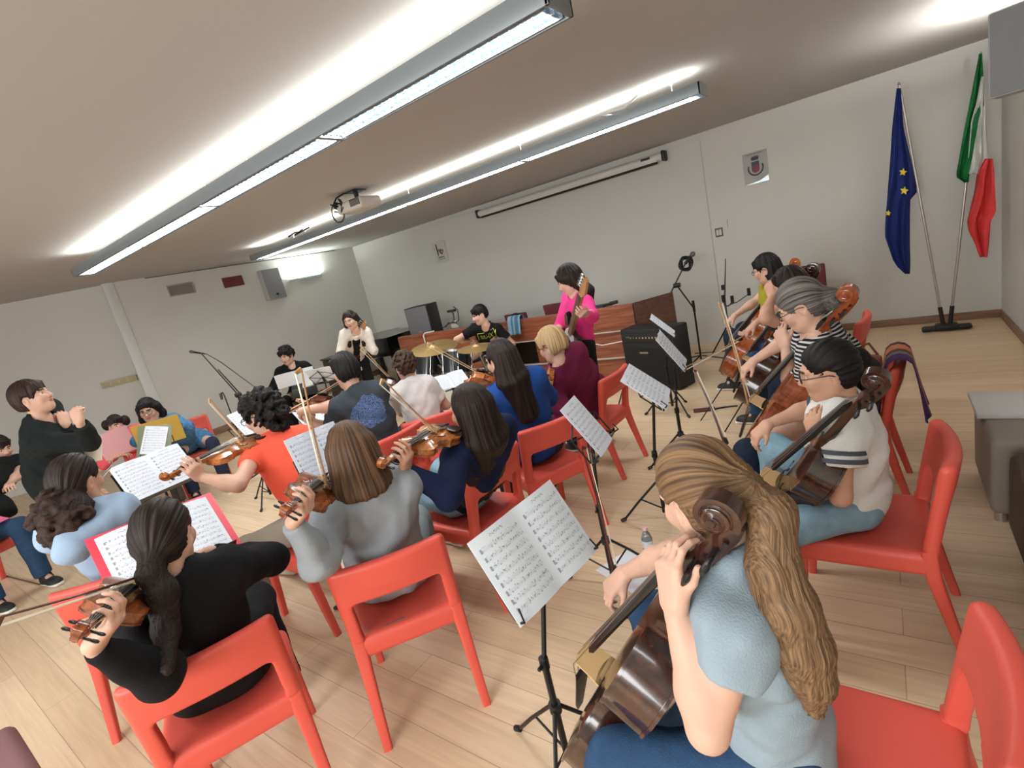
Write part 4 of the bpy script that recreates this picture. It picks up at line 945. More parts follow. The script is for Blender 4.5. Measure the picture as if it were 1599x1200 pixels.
def flag(name, label, strips, mats, Y, seed, stars=()):
    V, F, fm = [], [], []
    for k, rows in enumerate(strips):
        n = 13; base = len(V); R_ = [r for r in rows]; ys = np.linspace(R_[0][0], R_[-1][0], 26)
        for y in ys:
            l = np.interp(y, [r[0] for r in R_], [r[1] for r in R_]); rt = np.interp(y, [r[0] for r in R_], [r[2] for r in R_])
            for i in range(n):
                u = i/(n-1); p = aty(l+(rt-l)*u, y, Y); g = min(1, (rt-l)/28)
                V.append(p+A(0, -.02*k+g*(.04*math.sin(u*9+seed+k*2+y*.012)+.018*math.sin(u*19+y*.03)), 0))
        for a in range(25):
            for i in range(n-1): F.append((base+a*n+i, base+(a+1)*n+i, base+(a+1)*n+i+1, base+a*n+i+1)); fm.append(k)
    for (sx, sy, sr) in stars:
        base = len(V); P_ = [aty(sx+(sr if j % 2 == 0 else sr*.42)*math.sin(j*PI/5+.15), sy-(sr if j % 2 == 0 else sr*.42)*math.cos(j*PI/5+.15), Y-.075) for j in range(10)]; V += P_+[p+A(0, .004, 0) for p in P_]; F.append(tuple(range(base, base+10))); fm.append(len(strips)); F += [(base+j, base+10+j, base+10+(j+1) % 10, base+(j+1) % 10) for j in range(10)]; fm += [len(strips)]*10
    o = put(name, mesh_from(name, V, F, mats, fm, 60)); md = o.modifiers.new('s', 'SOLIDIFY'); md.thickness = .004; tag(o, label, 'flag'); return o
flag('flag', 'blue flag with yellow stars hanging from the left pole', [[(138, 1400, 1406), (200, 1393, 1411), (250, 1390, 1423), (300, 1386, 1433), (304, 1386, 1422), (335, 1383, 1421), (368, 1382, 1421), (385, 1388, 1421), (412, 1397, 1422), (428, 1414, 1421)]], [cloth('flag_blue', (30, 42, 104), .7), cloth('flag_yellow', (212, 186, 60), .7)], 7.16, .4, [(1410, 269, 6), (1412, 298, 6.5), (1387, 333, 4.5)])
flag('flag', 'green, white and red flag hanging from the right pole', [[(84, 1529, 1533), (130, 1520, 1535), (165, 1513, 1536), (185, 1509, 1528), (220, 1502, 1523), (250, 1497, 1519), (276, 1492, 1514), (285, 1505, 1513)], [(120, 1532, 1536), (165, 1524, 1538), (190, 1516, 1540), (220, 1514, 1542), (250, 1512, 1545), (272, 1512, 1536)], [(248, 1538, 1549), (268, 1526, 1551), (300, 1521, 1552), (330, 1513, 1553), (345, 1509, 1545), (360, 1511, 1544), (380, 1521, 1543), (401, 1529, 1541)]],
     [cloth('flag_green', (22, 102, 52), .7), cloth('flag_white', (206, 206, 200), .7), cloth('flag_red', (206, 62, 62), .7)], 7.15, 1.2)
# ---------------------------------------------------------------- desk at the back, with red chairs behind it
DW = wood('desk_cherry', (112, 58, 38), (158, 90, 62), .35, (2, 30, 30), .2); DE = wood('desk_end_brown', (88, 58, 48), (112, 78, 64), .4, (30, 2, 30), 0); TRIM = mat('desk_trim', (186, 178, 168), .4)
d0, d1 = A(-6.80, 5.97, 0), A(-2.50, 5.92, 0); r_ = thing('speakers_desk', 'long cherry wood desk with pale strips in front of the back wall', 'desk', tuple((d0+d1)/2)); Ld = np.linalg.norm(d1-d0)
q = MB(); q.box((0, .02, .80), (Ld, .04, .30)); q.put('upper_front', DW, r_)
for a, b in ((-Ld/2, -.05), (.62, Ld/2)):
    q = MB(); q.box(((a+b)/2, .04, .47), (b-a, .03, .34)); q.box(((a+b)/2, .04, .15), (b-a, .03, .28)); q.put('lower_front', DW, r_)
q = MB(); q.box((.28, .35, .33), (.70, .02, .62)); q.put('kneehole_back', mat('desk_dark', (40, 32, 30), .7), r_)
for z in (.645, .295): q = MB(); q.box((0, .02, z), (Ld, .05, .016)); q.put('strip', TRIM, r_)
q = MB(); q.box((0, .36, .735), (Ld, .68, .03)); q.put('worktop', DW, r_); q = MB(); q.box((0, .05, .955), (Ld, .09, .02), bev=.004); q.put('ledge', DW, r_)
for x in (-Ld/2+.015, -.06, .63, Ld/2-.015): q = MB(); q.box((x, .36, .36), (.03, .66, .72)); q.put('side_panel', DW, r_)
e0, e1 = A(Ld/2+.01, .02, 0), A(Ld/2+.34, .50, 0); u = unit(e1-e0); q = MB(); q.box((e0+e1)/2+A(0, 0, .49), (np.linalg.norm(e1-e0), .03, .96), 0, np.column_stack([u, np.cross(A(0, 0, 1), u), A(0, 0, 1)])); q.put('end_panel', DE, r_)
BURG = mat('burgundy_cloth', (110, 46, 52), .8, bump=.2, bscale=300)
def meeting_chair(label, x, y, rz=PI, top=.98, group='burgundy chairs behind the desk'):
    r_ = thing('meeting_chair', label, 'chair', (x, y, 0), rz, group); q = MB(); q.box((0, .02, .45), (.46, .44, .07), bev=.03); q.put('seat', BURG, r_)
    q = MB(); q.box((0, -.22, top-.22), (.44, .05, .44), bev=.02, R=np.array([[1, 0, 0], [0, .985, .17], [0, -.17, .985]])); q.put('backrest', BURG, r_)
    for sx in (-1, 1):
        for sy, zt in ((-.2, top-.3), (.2, .43)): q = MB(); q.tube([A(sx*.2, sy, zt), A(sx*.21, sy*1.1, .0)], .0125, 8); q.put('leg', BLACK, r_)
    return r_
for (px, lab) in (((806, 490), 'burgundy chair back behind the desk, right of the drummer'), ((868, 474), 'burgundy chair back behind the desk, left of the pink bassist'), ((752, 503), 'burgundy chair back hidden mostly behind the drummer')):
    p = aty(*px, 6.9); meeting_chair(lab, p[0], 6.68, PI, p[2]+.01)
p = aty(1264, 416, 7.2); meeting_chair('burgundy chair by the back wall behind the far cellists', p[0]-.06, 7.0, PI, .95, 'burgundy chairs behind the desk')
# things on the desk
def blob(name, label, cat, c, r, m, seed=0, n=9, kind=None):
    rr = np.random.default_rng(seed); S = SDF()
    for i in range(n): S.ell(A(*c)+rr.uniform(-1, 1, 3)*A(*r)*.6+A(0, 0, r[2]*.2), A(*r)*rr.uniform(.45, .7), None, .02)
    S.cut((0, 0, c[2]-r[2]*.55), (0, 0, -1), .01)
    V, F = S.surf(.01, noise=wrinkle(.006, 40, seed)); V = relax(V, F, 1); o = put(name, mesh_from(name, V-A(*c), F, m, None, None)); o.location = tuple(c); tag(o, label, cat); return o
blob('knit_cap', 'black soft cap lying on the desk ledge right of the drummer', 'cap', tuple(aty(804, 499, 6.1)*A(1, 1, 0)+A(0, 0, .985)), (.12, .08, .05), cloth('cap_black', (22, 22, 24)), 4)
q = MB(); p = aty(805, 510, 5.93); 
def drape(name, label, cat, x, y, z, w, front, backl, m, stripes=None, th=.012, seed=0, f=(0, -1)):
    """a cloth folded over an edge: front hang, over the top, back hang"""
    prof = []; n = 8; fx = A(f[0], f[1], 0); sx = A(-f[1], f[0], 0)
    for i in range(n+1): prof.append((th+.012, -front*(1-i/n)))
    for a in np.linspace(0, PI, 7): prof.append((math.cos(a)*(th+.012), math.sin(a)*(th+.012)))
    for i in range(1, n+1): prof.append((-th-.012, -backl*i/n))
    V, F, fm = [], [], []; m_ = 14
    for i, (o_, z_) in enumerate(prof):
        for j in range(m_+1):
            u = j/m_-.5; hang = max(0, -z_); V.append(A(x, y, z)+fx*(o_*(1+hang*3)+.022*hang*8*math.sin(u*11+seed)*.25*hang/.3)+sx*(u*w*(1-.25*hang))+A(0, 0, z_))
    for i in range(len(prof)-1):
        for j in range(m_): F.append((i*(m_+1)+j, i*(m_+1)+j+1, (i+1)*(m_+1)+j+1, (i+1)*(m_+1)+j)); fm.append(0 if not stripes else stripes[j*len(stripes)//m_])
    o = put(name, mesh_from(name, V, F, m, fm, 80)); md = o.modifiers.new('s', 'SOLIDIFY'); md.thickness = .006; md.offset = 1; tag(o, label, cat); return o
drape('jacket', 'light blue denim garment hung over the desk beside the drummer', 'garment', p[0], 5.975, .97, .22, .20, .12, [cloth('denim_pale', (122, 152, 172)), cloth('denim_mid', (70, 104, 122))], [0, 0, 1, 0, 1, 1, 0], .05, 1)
p = aty(945, 487, 6.1); r_ = thing('microphone', 'black microphone lying on the desk behind the pink bassist', 'microphone', (p[0], 6.0, .99)); q = MB(); q.tube([A(-.3, 0, 0), A(-.05, .02, .0), A(.12, .0, .01)], .012, 8); q.put('handle', BLACKP, r_); q = MB(); q.tube([A(.12, 0, .01), A(.14, 0, .01), A(.24, -.01, .02)], [.014, .024, .022], 10); q.put('grille', BLACKP, r_)
q = MB(); q.tube([A(-3.5, 6.02, .975), A(-3.2, 6.0, .975), A(-3.05, 6.03, 1.0), A(-2.9, 5.98, .975), A(-2.8, 6.04, .975), A(-3.0, 6.0, .975)], .008, 6); tag(q.put('microphone_cable', BLACKP), 'black cable coiled on the desk behind the pink bassist', 'cable')
p = aty(714, 505, 6.15); r_ = thing('camera_gadget', 'pale small device with black cables standing on the left part of the desk', 'device', (p[0], 6.12, .965)); q = MB(); q.box((0, 0, .06), (.16, .1, .12), bev=.015); q.put('body', mat('device_pale', (170, 166, 158), .5), r_)
q = MB(); q.tube([A(0, -.03, .12), A(.02, -.03, .22), A(0, -.02, .27)], .01, 6); q.box((.0, -.03, .28), (.16, .06, .04), bev=.01); q.put('arm', BLACKP, r_); q = MB(); q.tube([A(-.2, -.04, .04), A(-.1, -.06, .1), A(.05, -.06, .09), A(.12, -.05, .12), A(.14, -.04, .28), A(.06, -.03, .34)], .008, 6); q.tube([A(-.3, 0, .03), A(0, -.06, .12), A(.1, -.06, .05)], .007, 6); q.put('cables', BLACKP, r_)
q = MB(); q.tube([A(-6.15, 5.935, .6), A(-6.15, 5.93, .94), A(-6.13, 5.95, .972), A(-6.0, 6.05, .972)], .012, 6); tag(q.put('desk_cable', WIRE), 'white cable running down the front of the desk, left of the drums', 'cable')
q = MB(); q.tube([A(-3.2, 5.88, .56), A(-2.95, 5.86, .50), A(-2.7, 5.88, .52), A(-2.5, 5.87, .53)], .008, 6); tag(q.put('desk_cable', WIRE), 'white cable drooping along the desk front behind the pink bassist', 'cable')
# amplifier
a1 = at(1042, 600)*A(.955, .955, 1); u = unit(A(-.92, .30, 0)); v = A(.30, .92, 0); c = a1+u*.37+v*.15+A(.15, -.02, 0)
M_ = frame4(A(c[0], c[1], 0), -u, v, (0, 0, 1)); r_ = thing('bass_amplifier', 'big black bass amplifier standing in front of the end of the desk', 'amplifier', M=M_); AB = mat('amp_vinyl', (24, 24, 26), .6, bump=.2, bscale=400)
q = MB(); q.box((0, 0, .36), (.74, .30, .72), bev=.02); q.put('cabinet', AB, r_); q = MB(); q.box((0, -.155, .26), (.67, .012, .46), bev=.004); q.put('grille', mat('amp_grille', (16, 16, 18), .8, bump=.4, bscale=600), r_)
q = MB(); q.box((0, -.155, .615), (.68, .01, .09), bev=.002); q.put('control_panel', mat('amp_panel', (38, 38, 40), .4), r_)
for i in range(9): q = MB(); q.tube([A(-.2+.045*i, -.158, .62), A(-.2+.045*i, -.178, .62)], .012, 10); q.put('knob', METAL, r_)
q = MB(); q.box((-.05, -.163, .44), (.12, .004, .02)); q.put('badge', METAL, r_); q = MB(); q.box((-.25, -.16, .63), (.06, .02, .02)); q.put('corner', METAL, r_)
# PA speaker left
p = aty(650, 505, 6.55); loudspeaker('floor_speaker', 'black loudspeaker with a grey front standing left of the desk', frame4((-6.72, 6.45, 1.06), unit(A(.96, .28, 0)), unit(A(.28, -.96, 0)), (0, 0, 1)), .46, .66, .42, BLACKP, mat('grille_mid', (112, 112, 114), .7, bump=.3, bscale=500), (0, -.12, .06, .03), bcol=mat('badge_pink', (190, 120, 120), .5))
r_ = thing('speaker_table', 'dark low table carrying the loudspeaker left of the desk', 'table', (-6.85, 6.6, 0)); q = MB(); q.box((0, 0, .71), (.62, .62, .04)); q.put('tabletop', BLACKP, r_)
for sx in (-1, 1):
    for sy in (-1, 1): q = MB(); q.box((sx*.27, sy*.27, .345), (.05, .05, .69)); q.put('leg', BLACKP, r_)
# piano in the far corner
PB = mat('piano_black', (17, 17, 19), .25, coat=.5); r_ = thing('grand_piano', 'black piano with a closed lid in the far left corner', 'piano', (-8.05, 6.75, 0)); P_ = [(-.75, -.6), (.72, -.6), (.72, .3), (.4, .55), (.0, .4), (-.4, .72), (-.75, .6)]
q = MB(); q.prism(P_, .62, .93, 0); q.put('case', PB, r_); q = MB(); q.prism([(x*1.03, y*1.03) for x, y in P_], .93, .965, 0); q.put('lid', PB, r_)
for x, y in ((-.6, -.45), (.58, -.42), (-.5, .5)): q = MB(); q.tube([A(x, y, .62), A(x, y, .3), A(x, y, .02)], [.06, .045, .035], 12); q.put('leg', PB, r_)
q = MB(); q.box((0, -.63, .66), (1.3, .14, .05)); q.put('key_bed', PB, r_); q = MB(); q.box((0, -.3, .3), (.12, .1, .5)); q.put('pedal_lyre', PB, r_)
r_ = thing('piano_bench', 'small dark cabinet behind the standing guitarist', 'cabinet', (-7.9, 5.45, 0), .1); q = MB(); q.box((0, 0, .42), (.42, .38, .84), bev=.01); q.put('body', mat('cabinet_dark', (58, 52, 48), .5), r_); q = MB(); q.box((0, 0, .86), (.46, .42, .03), bev=.006); q.put('top', mat('cabinet_top', (70, 66, 62), .5), r_); q = MB(); q.box((0, -.195, .45), (.36, .01, .6)); q.put('door', mat('cabinet_dark', (58, 52, 48), .5), r_)
# keyboard in front of the pianist
kb = at(445, 625, .72); r_ = thing('keyboard_piano', 'black stage keyboard in front of the seated pianist', 'keyboard', (-6.75, 3.98, 0), math.radians(-32)); q = MB(); q.box((0, 0, .74), (1.25, .32, .11), bev=.015); q.put('body', BLACKP, r_); q = MB(); q.box((0, .06, .797), (1.15, .14, .012)); q.put('keys', mat('keys_white', (220, 216, 208), .4), r_)
q = MB(); q.box((0, -.15, .72), (1.2, .012, .12)); q.box((0, -.1, .45), (1.0, .012, .4)); q.put('front_panel', mat('keyboard_panel', (20, 20, 24), .7), r_)
for sx in (-1, 1): q = MB(); q.tube([A(sx*.45, -.16, .02), A(-sx*.45, .14, .68)], .018, 8); q.put('stand_leg', BLACK, r_)
# ---------------------------------------------------------------- drum kit (each drum and cymbal stands by itself)
DRB = mat('drum_shell_blue_black', (30, 36, 44), .15, coat=.6); HOOP = METAL; HEADM = mat('drum_head', (214, 212, 206), .4)
def drum(label, c, ax, r, h, shell=DRB, group='drums of the kit', name='drum', lugs=6):
    z = unit(ax); x = unit(np.cross(A(0, 1, 0), z)); y = np.cross(z, x); r_ = thing(name, label, 'drum', M=frame4(c, x, y, z), group=group)
    q = MB(); q.lathe([(r*.97, -h/2), (r, -h/2), (r, h/2), (r*.97, h/2)], 36, caps=False); q.put('shell', shell, r_, sharp=30)
    for s in (-1, 1):
        q = MB(); q.lathe([(r*.98, s*h/2-.012), (r*1.035, s*h/2-.012), (r*1.035, s*h/2+.014), (r*.98, s*h/2+.014)], 36, caps=False); q.put('hoop', HOOP, r_, sharp=30)
        q = MB(); q.lathe([(0, s*h/2), (r*.985, s*h/2+.001*s), (r*.985, s*h/2-.003)], 36, caps=False); q.put('drum_head', HEADM, r_)
    for i in range(lugs):
        a = i*2*PI/lugs+.3; d = A(math.cos(a), math.sin(a), 0); q = MB()
        q.tube([d*(r+.012)+A(0, 0, -h/2), d*(r+.012)+A(0, 0, h/2)], .004, 6)
        for s in (-1, 1): q.tube([d*(r+.01)+A(0, 0, s*h*.28-.025), d*(r+.01)+A(0, 0, s*h*.28+.025)], .014, 8)
        q.put('lug', METAL, r_)
    return r_
t1 = at(680, 566, .72); drum('dark glossy tom drum on the left of the kit, tilted to the drummer', tuple(at(671, 568, .77)), A(.10, .30, 1), .195, .29)
drum('dark glossy tom drum in the middle of the kit, under the left cymbal', tuple(at(713, 565, .79)), A(.05, .25, 1), .185, .27)
T1, T2 = at(671, 568, .77), at(713, 565, .79); TM = (T1+T2)/2; dk = A(TM[0]+.02, TM[1]+.12, .28); drum('bass drum lying below the two toms', dk, A(.12, -1, 0), .265, .40, lugs=8); r_ = thing('tom_holder', 'chrome holder carrying the two toms on the bass drum', 'drum holder', tuple(A(TM[0], TM[1], .57))); q = MB(); q.tube([A(0, 0, 0), A(0, 0, .22)], .014, 8); q.tube([A(-.09, 0, .18), A(.09, 0, .18)], .012, 8); q.put('post', METAL, r_); q = MB(); q.box((0, -.02, .17), (.07, .05, .04), bev=.006); q.put('clamp', METAL, r_)
drum('small chrome snare drum in front of the drummer', (-4.05, 5.05, .62), A(0, .1, 1), .17, .13, mat('snare_shell', (150, 150, 150), .25, .8))
BRASS = mat('cymbal_brass', (158, 130, 82), .42, .8)
def cymbal(label, c, tilt, r, foot):
    z = unit(A(*tilt)); x = unit(np.cross(A(0, 1, 0), z)); y = np.cross(z, x); b = A(foot[0], foot[1], 0); r_ = thing('cymbal_stand', label, 'cymbal', tuple(b), group='cymbals of the kit'); M_ = frame4(A(*c)-b, x, y, z)
    q = MB(); q.lathe([(.006, .028), (.03, .024), (.045, .012), (.06, .006), (r*.6, -.004), (r, -.020), (r, -.022), (r*.6, -.007), (.055, .003), (.006, .02)], 40, 0, M_); q.put('cymbal', BRASS, r_, sharp=60)
    q = MB(); q.tube([A(0, 0, .1), A(0, 0, .55), A(*c)-b-A(0, 0, .02)], [.014, .012, .008], 8); q.put('pole', METAL, r_); q = MB(); q.lathe([(.0, .05), (.012, .046), (.012, .03), (0, .026)], 10, 0, M_); q.put('wing_nut', METAL, r_)
    for i in range(3): a = i*2.094+.4; d = A(math.cos(a), math.sin(a), 0); q = MB(); q.tube([d*.012+A(0, 0, .34), d*.28+A(0, 0, .01)], .009, 6); q.put('leg', METAL, r_)
cymbal('large brass cymbal over the toms, tilted down to the right', at(677, 541, 1.02), (.15, -.11, 1), .29, (-4.55, 4.62)); cymbal('brass cymbal seen edge on, in front of the drummer', at(744, 541, .97), (.10, -.03, 1), .22, (-3.98, 4.72))
# ---------------------------------------------------------------- microphone stands
r_ = thing('microphone_stand', 'tall black boom stand with a microphone, left of the orchestra', 'microphone stand', (-5.55, 2.78, 0)); b = A(-5.55, 2.78, 0); base_t = reach(A(-5.55, 2.78, .95), 368, 612, .05); knee = A(-5.55, 2.78, .98); P0 = lambda x, y, L_, c_, nr=True: reach(c_, x, y, L_, nr)-b
jt = at(372, 617, 1.02); b2 = A(jt[0], jt[1], 0); r_.location = tuple(b2); b = b2
tip = at(314, 552, 1.47); q = MB(); q.tube([A(0, 0, .05), A(0, 0, .99)], .011, 10); q.put('pole', BLACK, r_); q = MB(); q.tube([jt-b-unit(tip-jt)*.12, tip-b], .009, 8); q.tube([jt-b+A(.02, .02, .0), jt-b+(tip-jt)*.5+A(.02, .02, 0)], .008, 8); q.put('boom', BLACK, r_); q = MB(); q.tube([jt-b-A(0, .03, 0), jt-b+A(0, .03, 0)], .026, 12); q.tube([jt-b-A(0, 0, .06), jt-b], .018, 10); q.put('clutch', BLACKP, r_)
for i in range(3): a = i*2.094+.2; d = A(math.cos(a), math.sin(a), 0); q = MB(); q.tube([d*.015+A(0, 0, .09), d*.3+A(0, 0, .012)], .009, 6); q.put('leg', BLACK, r_)
r_ = thing('microphone', 'black microphone with a silver head at the tip of the boom stand', 'microphone', tuple(tip)); hd_ = reach(tip, 288, 548, .17, True)-tip; q = MB(); q.tube([-hd_*.35, hd_*.0, hd_*.62], [.010, .014, .018], 10); q.put('handle', BLACKP, r_); q = MB(); q.tube([hd_*.62, hd_*.72, hd_*.88, hd_*1.0], [.018, .026, .026, .012], 14); q.put('grille', mat('mic_grille', (120, 118, 116), .4, .7), r_); q = MB(); q.tube([-hd_*.35, -hd_*.5, at(345, 566, 1.36)-tip, at(405, 610, 1.05)-tip, at(420, 660, .4)-tip], .006, 6); q.put('cable', BLACKP, r_)
c = at(361, 618, 1.0); r_ = thing('microphone_stand', 'thin black stand with a bent neck and small microphone beside the boom stand', 'microphone stand', tuple(at(377, 690, .3)*A(1, 1, 0))); b = at(377, 690, .3)*A(1, 1, 0); q = MB(); tp = A(0, 0, 1.0); q.tube([A(0, 0, .02), A(0, 0, .95), A(-.02, 0, .99), A(-.06, -.01, .98)], .008, 8); q.put('pole', BLACK, r_); q = MB(); q.tube([A(-.06, -.01, .98), A(-.075, -.012, .90)], [.02, .014], 10); q.put('small_microphone', mat('mic_grille', (120, 118, 116), .4, .7), r_)
q = MB(); q.lathe([(.13, 0), (.13, .012), (.02, .025), (.01, .05)], 20); q.put('base', BLACK, r_)
b = at(1062, 590, 0); b = A(-1.95, 6.55, 0); r_ = thing('microphone_stand', 'tall black boom stand with a cable bundle behind the amplifier', 'microphone stand', tuple(b)); k_ = aty(1057, 446, 6.55)
q = MB(); q.tube([A(0, 0, .03), A(0, 0, k_[2]-.32)], .012, 8); q.tube([A(0, 0, k_[2]-.32), k_-b], .010, 8); q.tube([A(0, 0, k_[2]-.36), A(0, 0, k_[2]-.22)], .017, 8); q.put('pole', BLACK, r_); q = MB(); lo, hi = aty(1036, 481, 6.45), aty(1070, 412, 6.65); q.tube([lo-b, hi-b], .009, 8); q.put('boom', BLACK, r_); q = MB(); q.tube([k_-b-A(.04, 0, .0), k_-b+A(.04, 0, 0)], .03, 10); q.put('clutch', BLACKP, r_)
for i in range(3): a = i*2.094+.2; d = A(math.cos(a), math.sin(a), 0); q = MB(); q.tube([d*.015+A(0, 0, .09), d*.3+A(0, 0, .012)], .009, 6); q.put('leg', BLACK, r_)
r_ = thing('microphone', 'microphone with a bundle of black cable at the top of the right boom stand', 'microphone', tuple(hi)); q = MB(); e_ = aty(1084, 394, 6.65)-hi; q.tube([A(0, 0, 0), e_*.7], [.02, .022], 10); q.put('handle', BLACKP, r_); q = MB(); q.tube([e_*.7, e_*.85, e_], [.028, .034, .016], 12); q.put('grille', mat('mic_grille', (120, 118, 116), .4, .7), r_); q = MB(); rr = np.random.default_rng(5)
for i in range(5): a0 = rr.uniform(0, 6); q.tube([A(.01+.085*math.cos(t)*(.6+.1*i), -.01+.03*math.sin(3*t+a0), -.0+.085*math.sin(t)*(.7+.1*i)) for t in np.linspace(0, 2*PI, 18)], .009, 6)
q.put('cable', BLACKP, r_)
# instrument stand by the far cellists
b = at(1140, 530, 0); b = A(-1.62, 6.75, 0); r_ = thing('instrument_stand', 'thin grey and black stand with three padded arms behind the far cello', 'instrument stand', tuple(b)); GM = mat('grey_metal', (104, 104, 106), .4, .6)
tp_ = aty(1133, 404, 6.75); q = MB(); q.tube([A(0, 0, .05), A(0, 0, .75), tp_-b], [.014, .011, .006], 8); q.put('pole', GM, r_); q = MB(); z_ = aty(1137, 448, 6.75)[2]; q.tube([A(0, 0, z_-.03), A(0, 0, z_+.03)], .024, 10); q.put('clutch', BLACKP, r_)
hb_ = A(0, 0, aty(1140, 478, 6.75)[2])
for (px, lab) in (((1129, 465), 'n'), ((1169, 454), 'f'), ((1143, 466), 'm')):
    e_ = aty(px[0], px[1], 6.55 if lab != 'f' else 6.75)-b; q = MB(); q.tube([hb_, (hb_+e_)/2-A(0, 0, .04), e_-A(0, 0, .04)], .008, 6); ar = q.put('arm', GM, r_); q = MB(); q.tube([e_-A(0, 0, .06), e_+A(0, 0, .03)], .02, 8); q.put('pad', BLACKP, ar)
for i in range(3): a = i*2.094+.5; d = A(math.cos(a), math.sin(a), 0); q = MB(); q.tube([d*.01+A(0, 0, .4), d*.33+A(0, 0, .01)], .01, 6); q.put('leg', BLACK, r_)
# ---------------------------------------------------------------- right side: stool, board, dark sofa
TAUPE = mat('taupe_leather', (138, 128, 116), .6, bump=.15, bscale=120); r_ = thing('ottoman', 'taupe upholstered bench with chrome feet by the right wall', 'bench', (.70, 3.40, 0)); S = SDF().box((0, 0, .245), (.32, .30, .205), rnd=.035); V, F = S.surf(.012); V = relax(V, F, 1); o_ = put('upholstery', mesh_from('upholstery', V, F, TAUPE, None, None), r_); KIDS.setdefault(r_.name, []).append(o_)
for sx in (-1, 1):
    for sy in (-1, 1): q = MB(); q.tube([A(sx*.28, sy*.26, 0), A(sx*.28, sy*.26, .05)], .026, 14); q.put('foot', METAL, r_)
q = MB(); q.box((.70, 3.56, .464), (.68, .36, .028), bev=.004); tag(q.put('white_board', mat('board_white', (200, 198, 196), .5)), 'flat white board lying on the taupe bench', 'board')
r_ = thing('sofa', 'dark brown sofa at the right edge of the picture', 'sofa', (.715, 2.35, 0)); DB = mat('brown_leather', (62, 48, 36), .6, bump=.15, bscale=120)
for nm, c_, h_ in (('seat', (0, 0, .24), (.29, .66, .20)), ('backrest', (.17, 0, .5), (.09, .66, .26))): S = SDF().box(c_, h_, rnd=.04); V, F = S.surf(.016); V = relax(V, F, 1); o_ = put(nm, mesh_from(nm, V, F, DB, None, None), r_); KIDS.setdefault(r_.name, []).append(o_)
for sx in (-1, 1):
    for sy in (-1, 1): q = MB(); q.tube([A(sx*.22, sy*.55, 0), A(sx*.22, sy*.55, .06)], .026, 12); q.put('foot', METAL, r_)
blob('jacket', 'black bundled jacket on the brown sofa', 'jacket', (.62, 2.80, .50), (.12, .12, .10), cloth('jacket_black', (20, 20, 22)), 8)
# ---------------------------------------------------------------- small things on the floor
def floor_paper(label, c, ang, w=.21, h=.297, m=None):
    r, up, n = A(math.cos(ang), math.sin(ang), 0), A(-math.sin(ang), math.cos(ang), 0), A(0, 0, 1)
    me = bpy.data.objects.new('x', None); bpy.data.objects.remove(me)
    o = sheet(label, A(c[0], c[1], .003), 0, 0, 0, w, h, 1, m, .004, name='paper_sheet', cat='paper'); o.matrix_world = Matrix(frame4(A(c[0], c[1], .003), r, up, n).tolist()); return o
floor_paper('white paper sheet lying on the floor under the music stand', at(985, 892), 1.15, .26, .30, PAPER)
b = at(1015, 870); r_ = thing('water_bottle', 'small clear water bottle standing on the floor by the front cellist', 'bottle', tuple(b)); q = MB(); CLR = mat('clear_plastic', (226, 232, 232), .08, trans=.9)
q.lathe([(.0, .002), (.028, .002), (.031, .01), (.031, .06), (.029, .065), (.031, .07), (.031, .125), (.02, .155), (.012, .165), (.012, .178)], 20); q.put('bottle_body', CLR, r_); q = MB(); q.lathe([(0, .19), (.014, .19), (.015, .176), (.013, .175)], 14); q.put('cap', mat('cap_pink', (214, 170, 170), .5), r_); q = MB(); q.lathe([(.0318, .07), (.0318, .115)], 20, caps=False); q.put('paper_label', mat('bottle_label', (206, 214, 214), .5), r_)
p = at(1100, 642); r_ = thing('endpin_rest', 'dark red leather endpin rest lying on the floor among the cellos', 'endpin rest', tuple(p), .3); q = MB(); q.box((0, 0, .012), (.20, .07, .022), bev=.01); q.put('pad', mat('strap_red', (88, 40, 34), .6), r_); q = MB(); q.tube([A(.1, 0, .01), A(.2, .03, .006), A(.3, .02, .006)], .008, 6); q.put('strap', BLACKP, r_)
q = MB(); q.tube([at(952, 655)+A(0, 0, .006), at(938, 640)+A(0, 0, .006), at(925, 655)+A(0, 0, .006), at(945, 672)+A(0, 0, .006), at(958, 662)+A(0, 0, .006), at(975, 600)+A(0, 0, .006), at(985, 575)+A(0, 0, .006)], .007, 6); tag(q.put('amplifier_cable', BLACKP), 'black cable curled on the floor behind the empty red chair', 'cable')
q = MB(); q.tube([at(1085, 553)+A(0, 0, .006), at(1110, 551)+A(0, 0, .006), at(1140, 548)+A(0, 0, .006)], .007, 6); tag(q.put('floor_cable', BLACKP), 'thin dark cable running over the floor right of the amplifier', 'cable')
q = MB(); q.tube([at(0, 898)+A(0, 0, .006), at(30, 906)+A(0, 0, .006), at(63, 914)+A(0, 0, .006)], .006, 6); tag(q.put('floor_cable', mat('cable_brown', (92, 76, 62), .6)), 'thin cable on the floor at the left edge', 'cable')
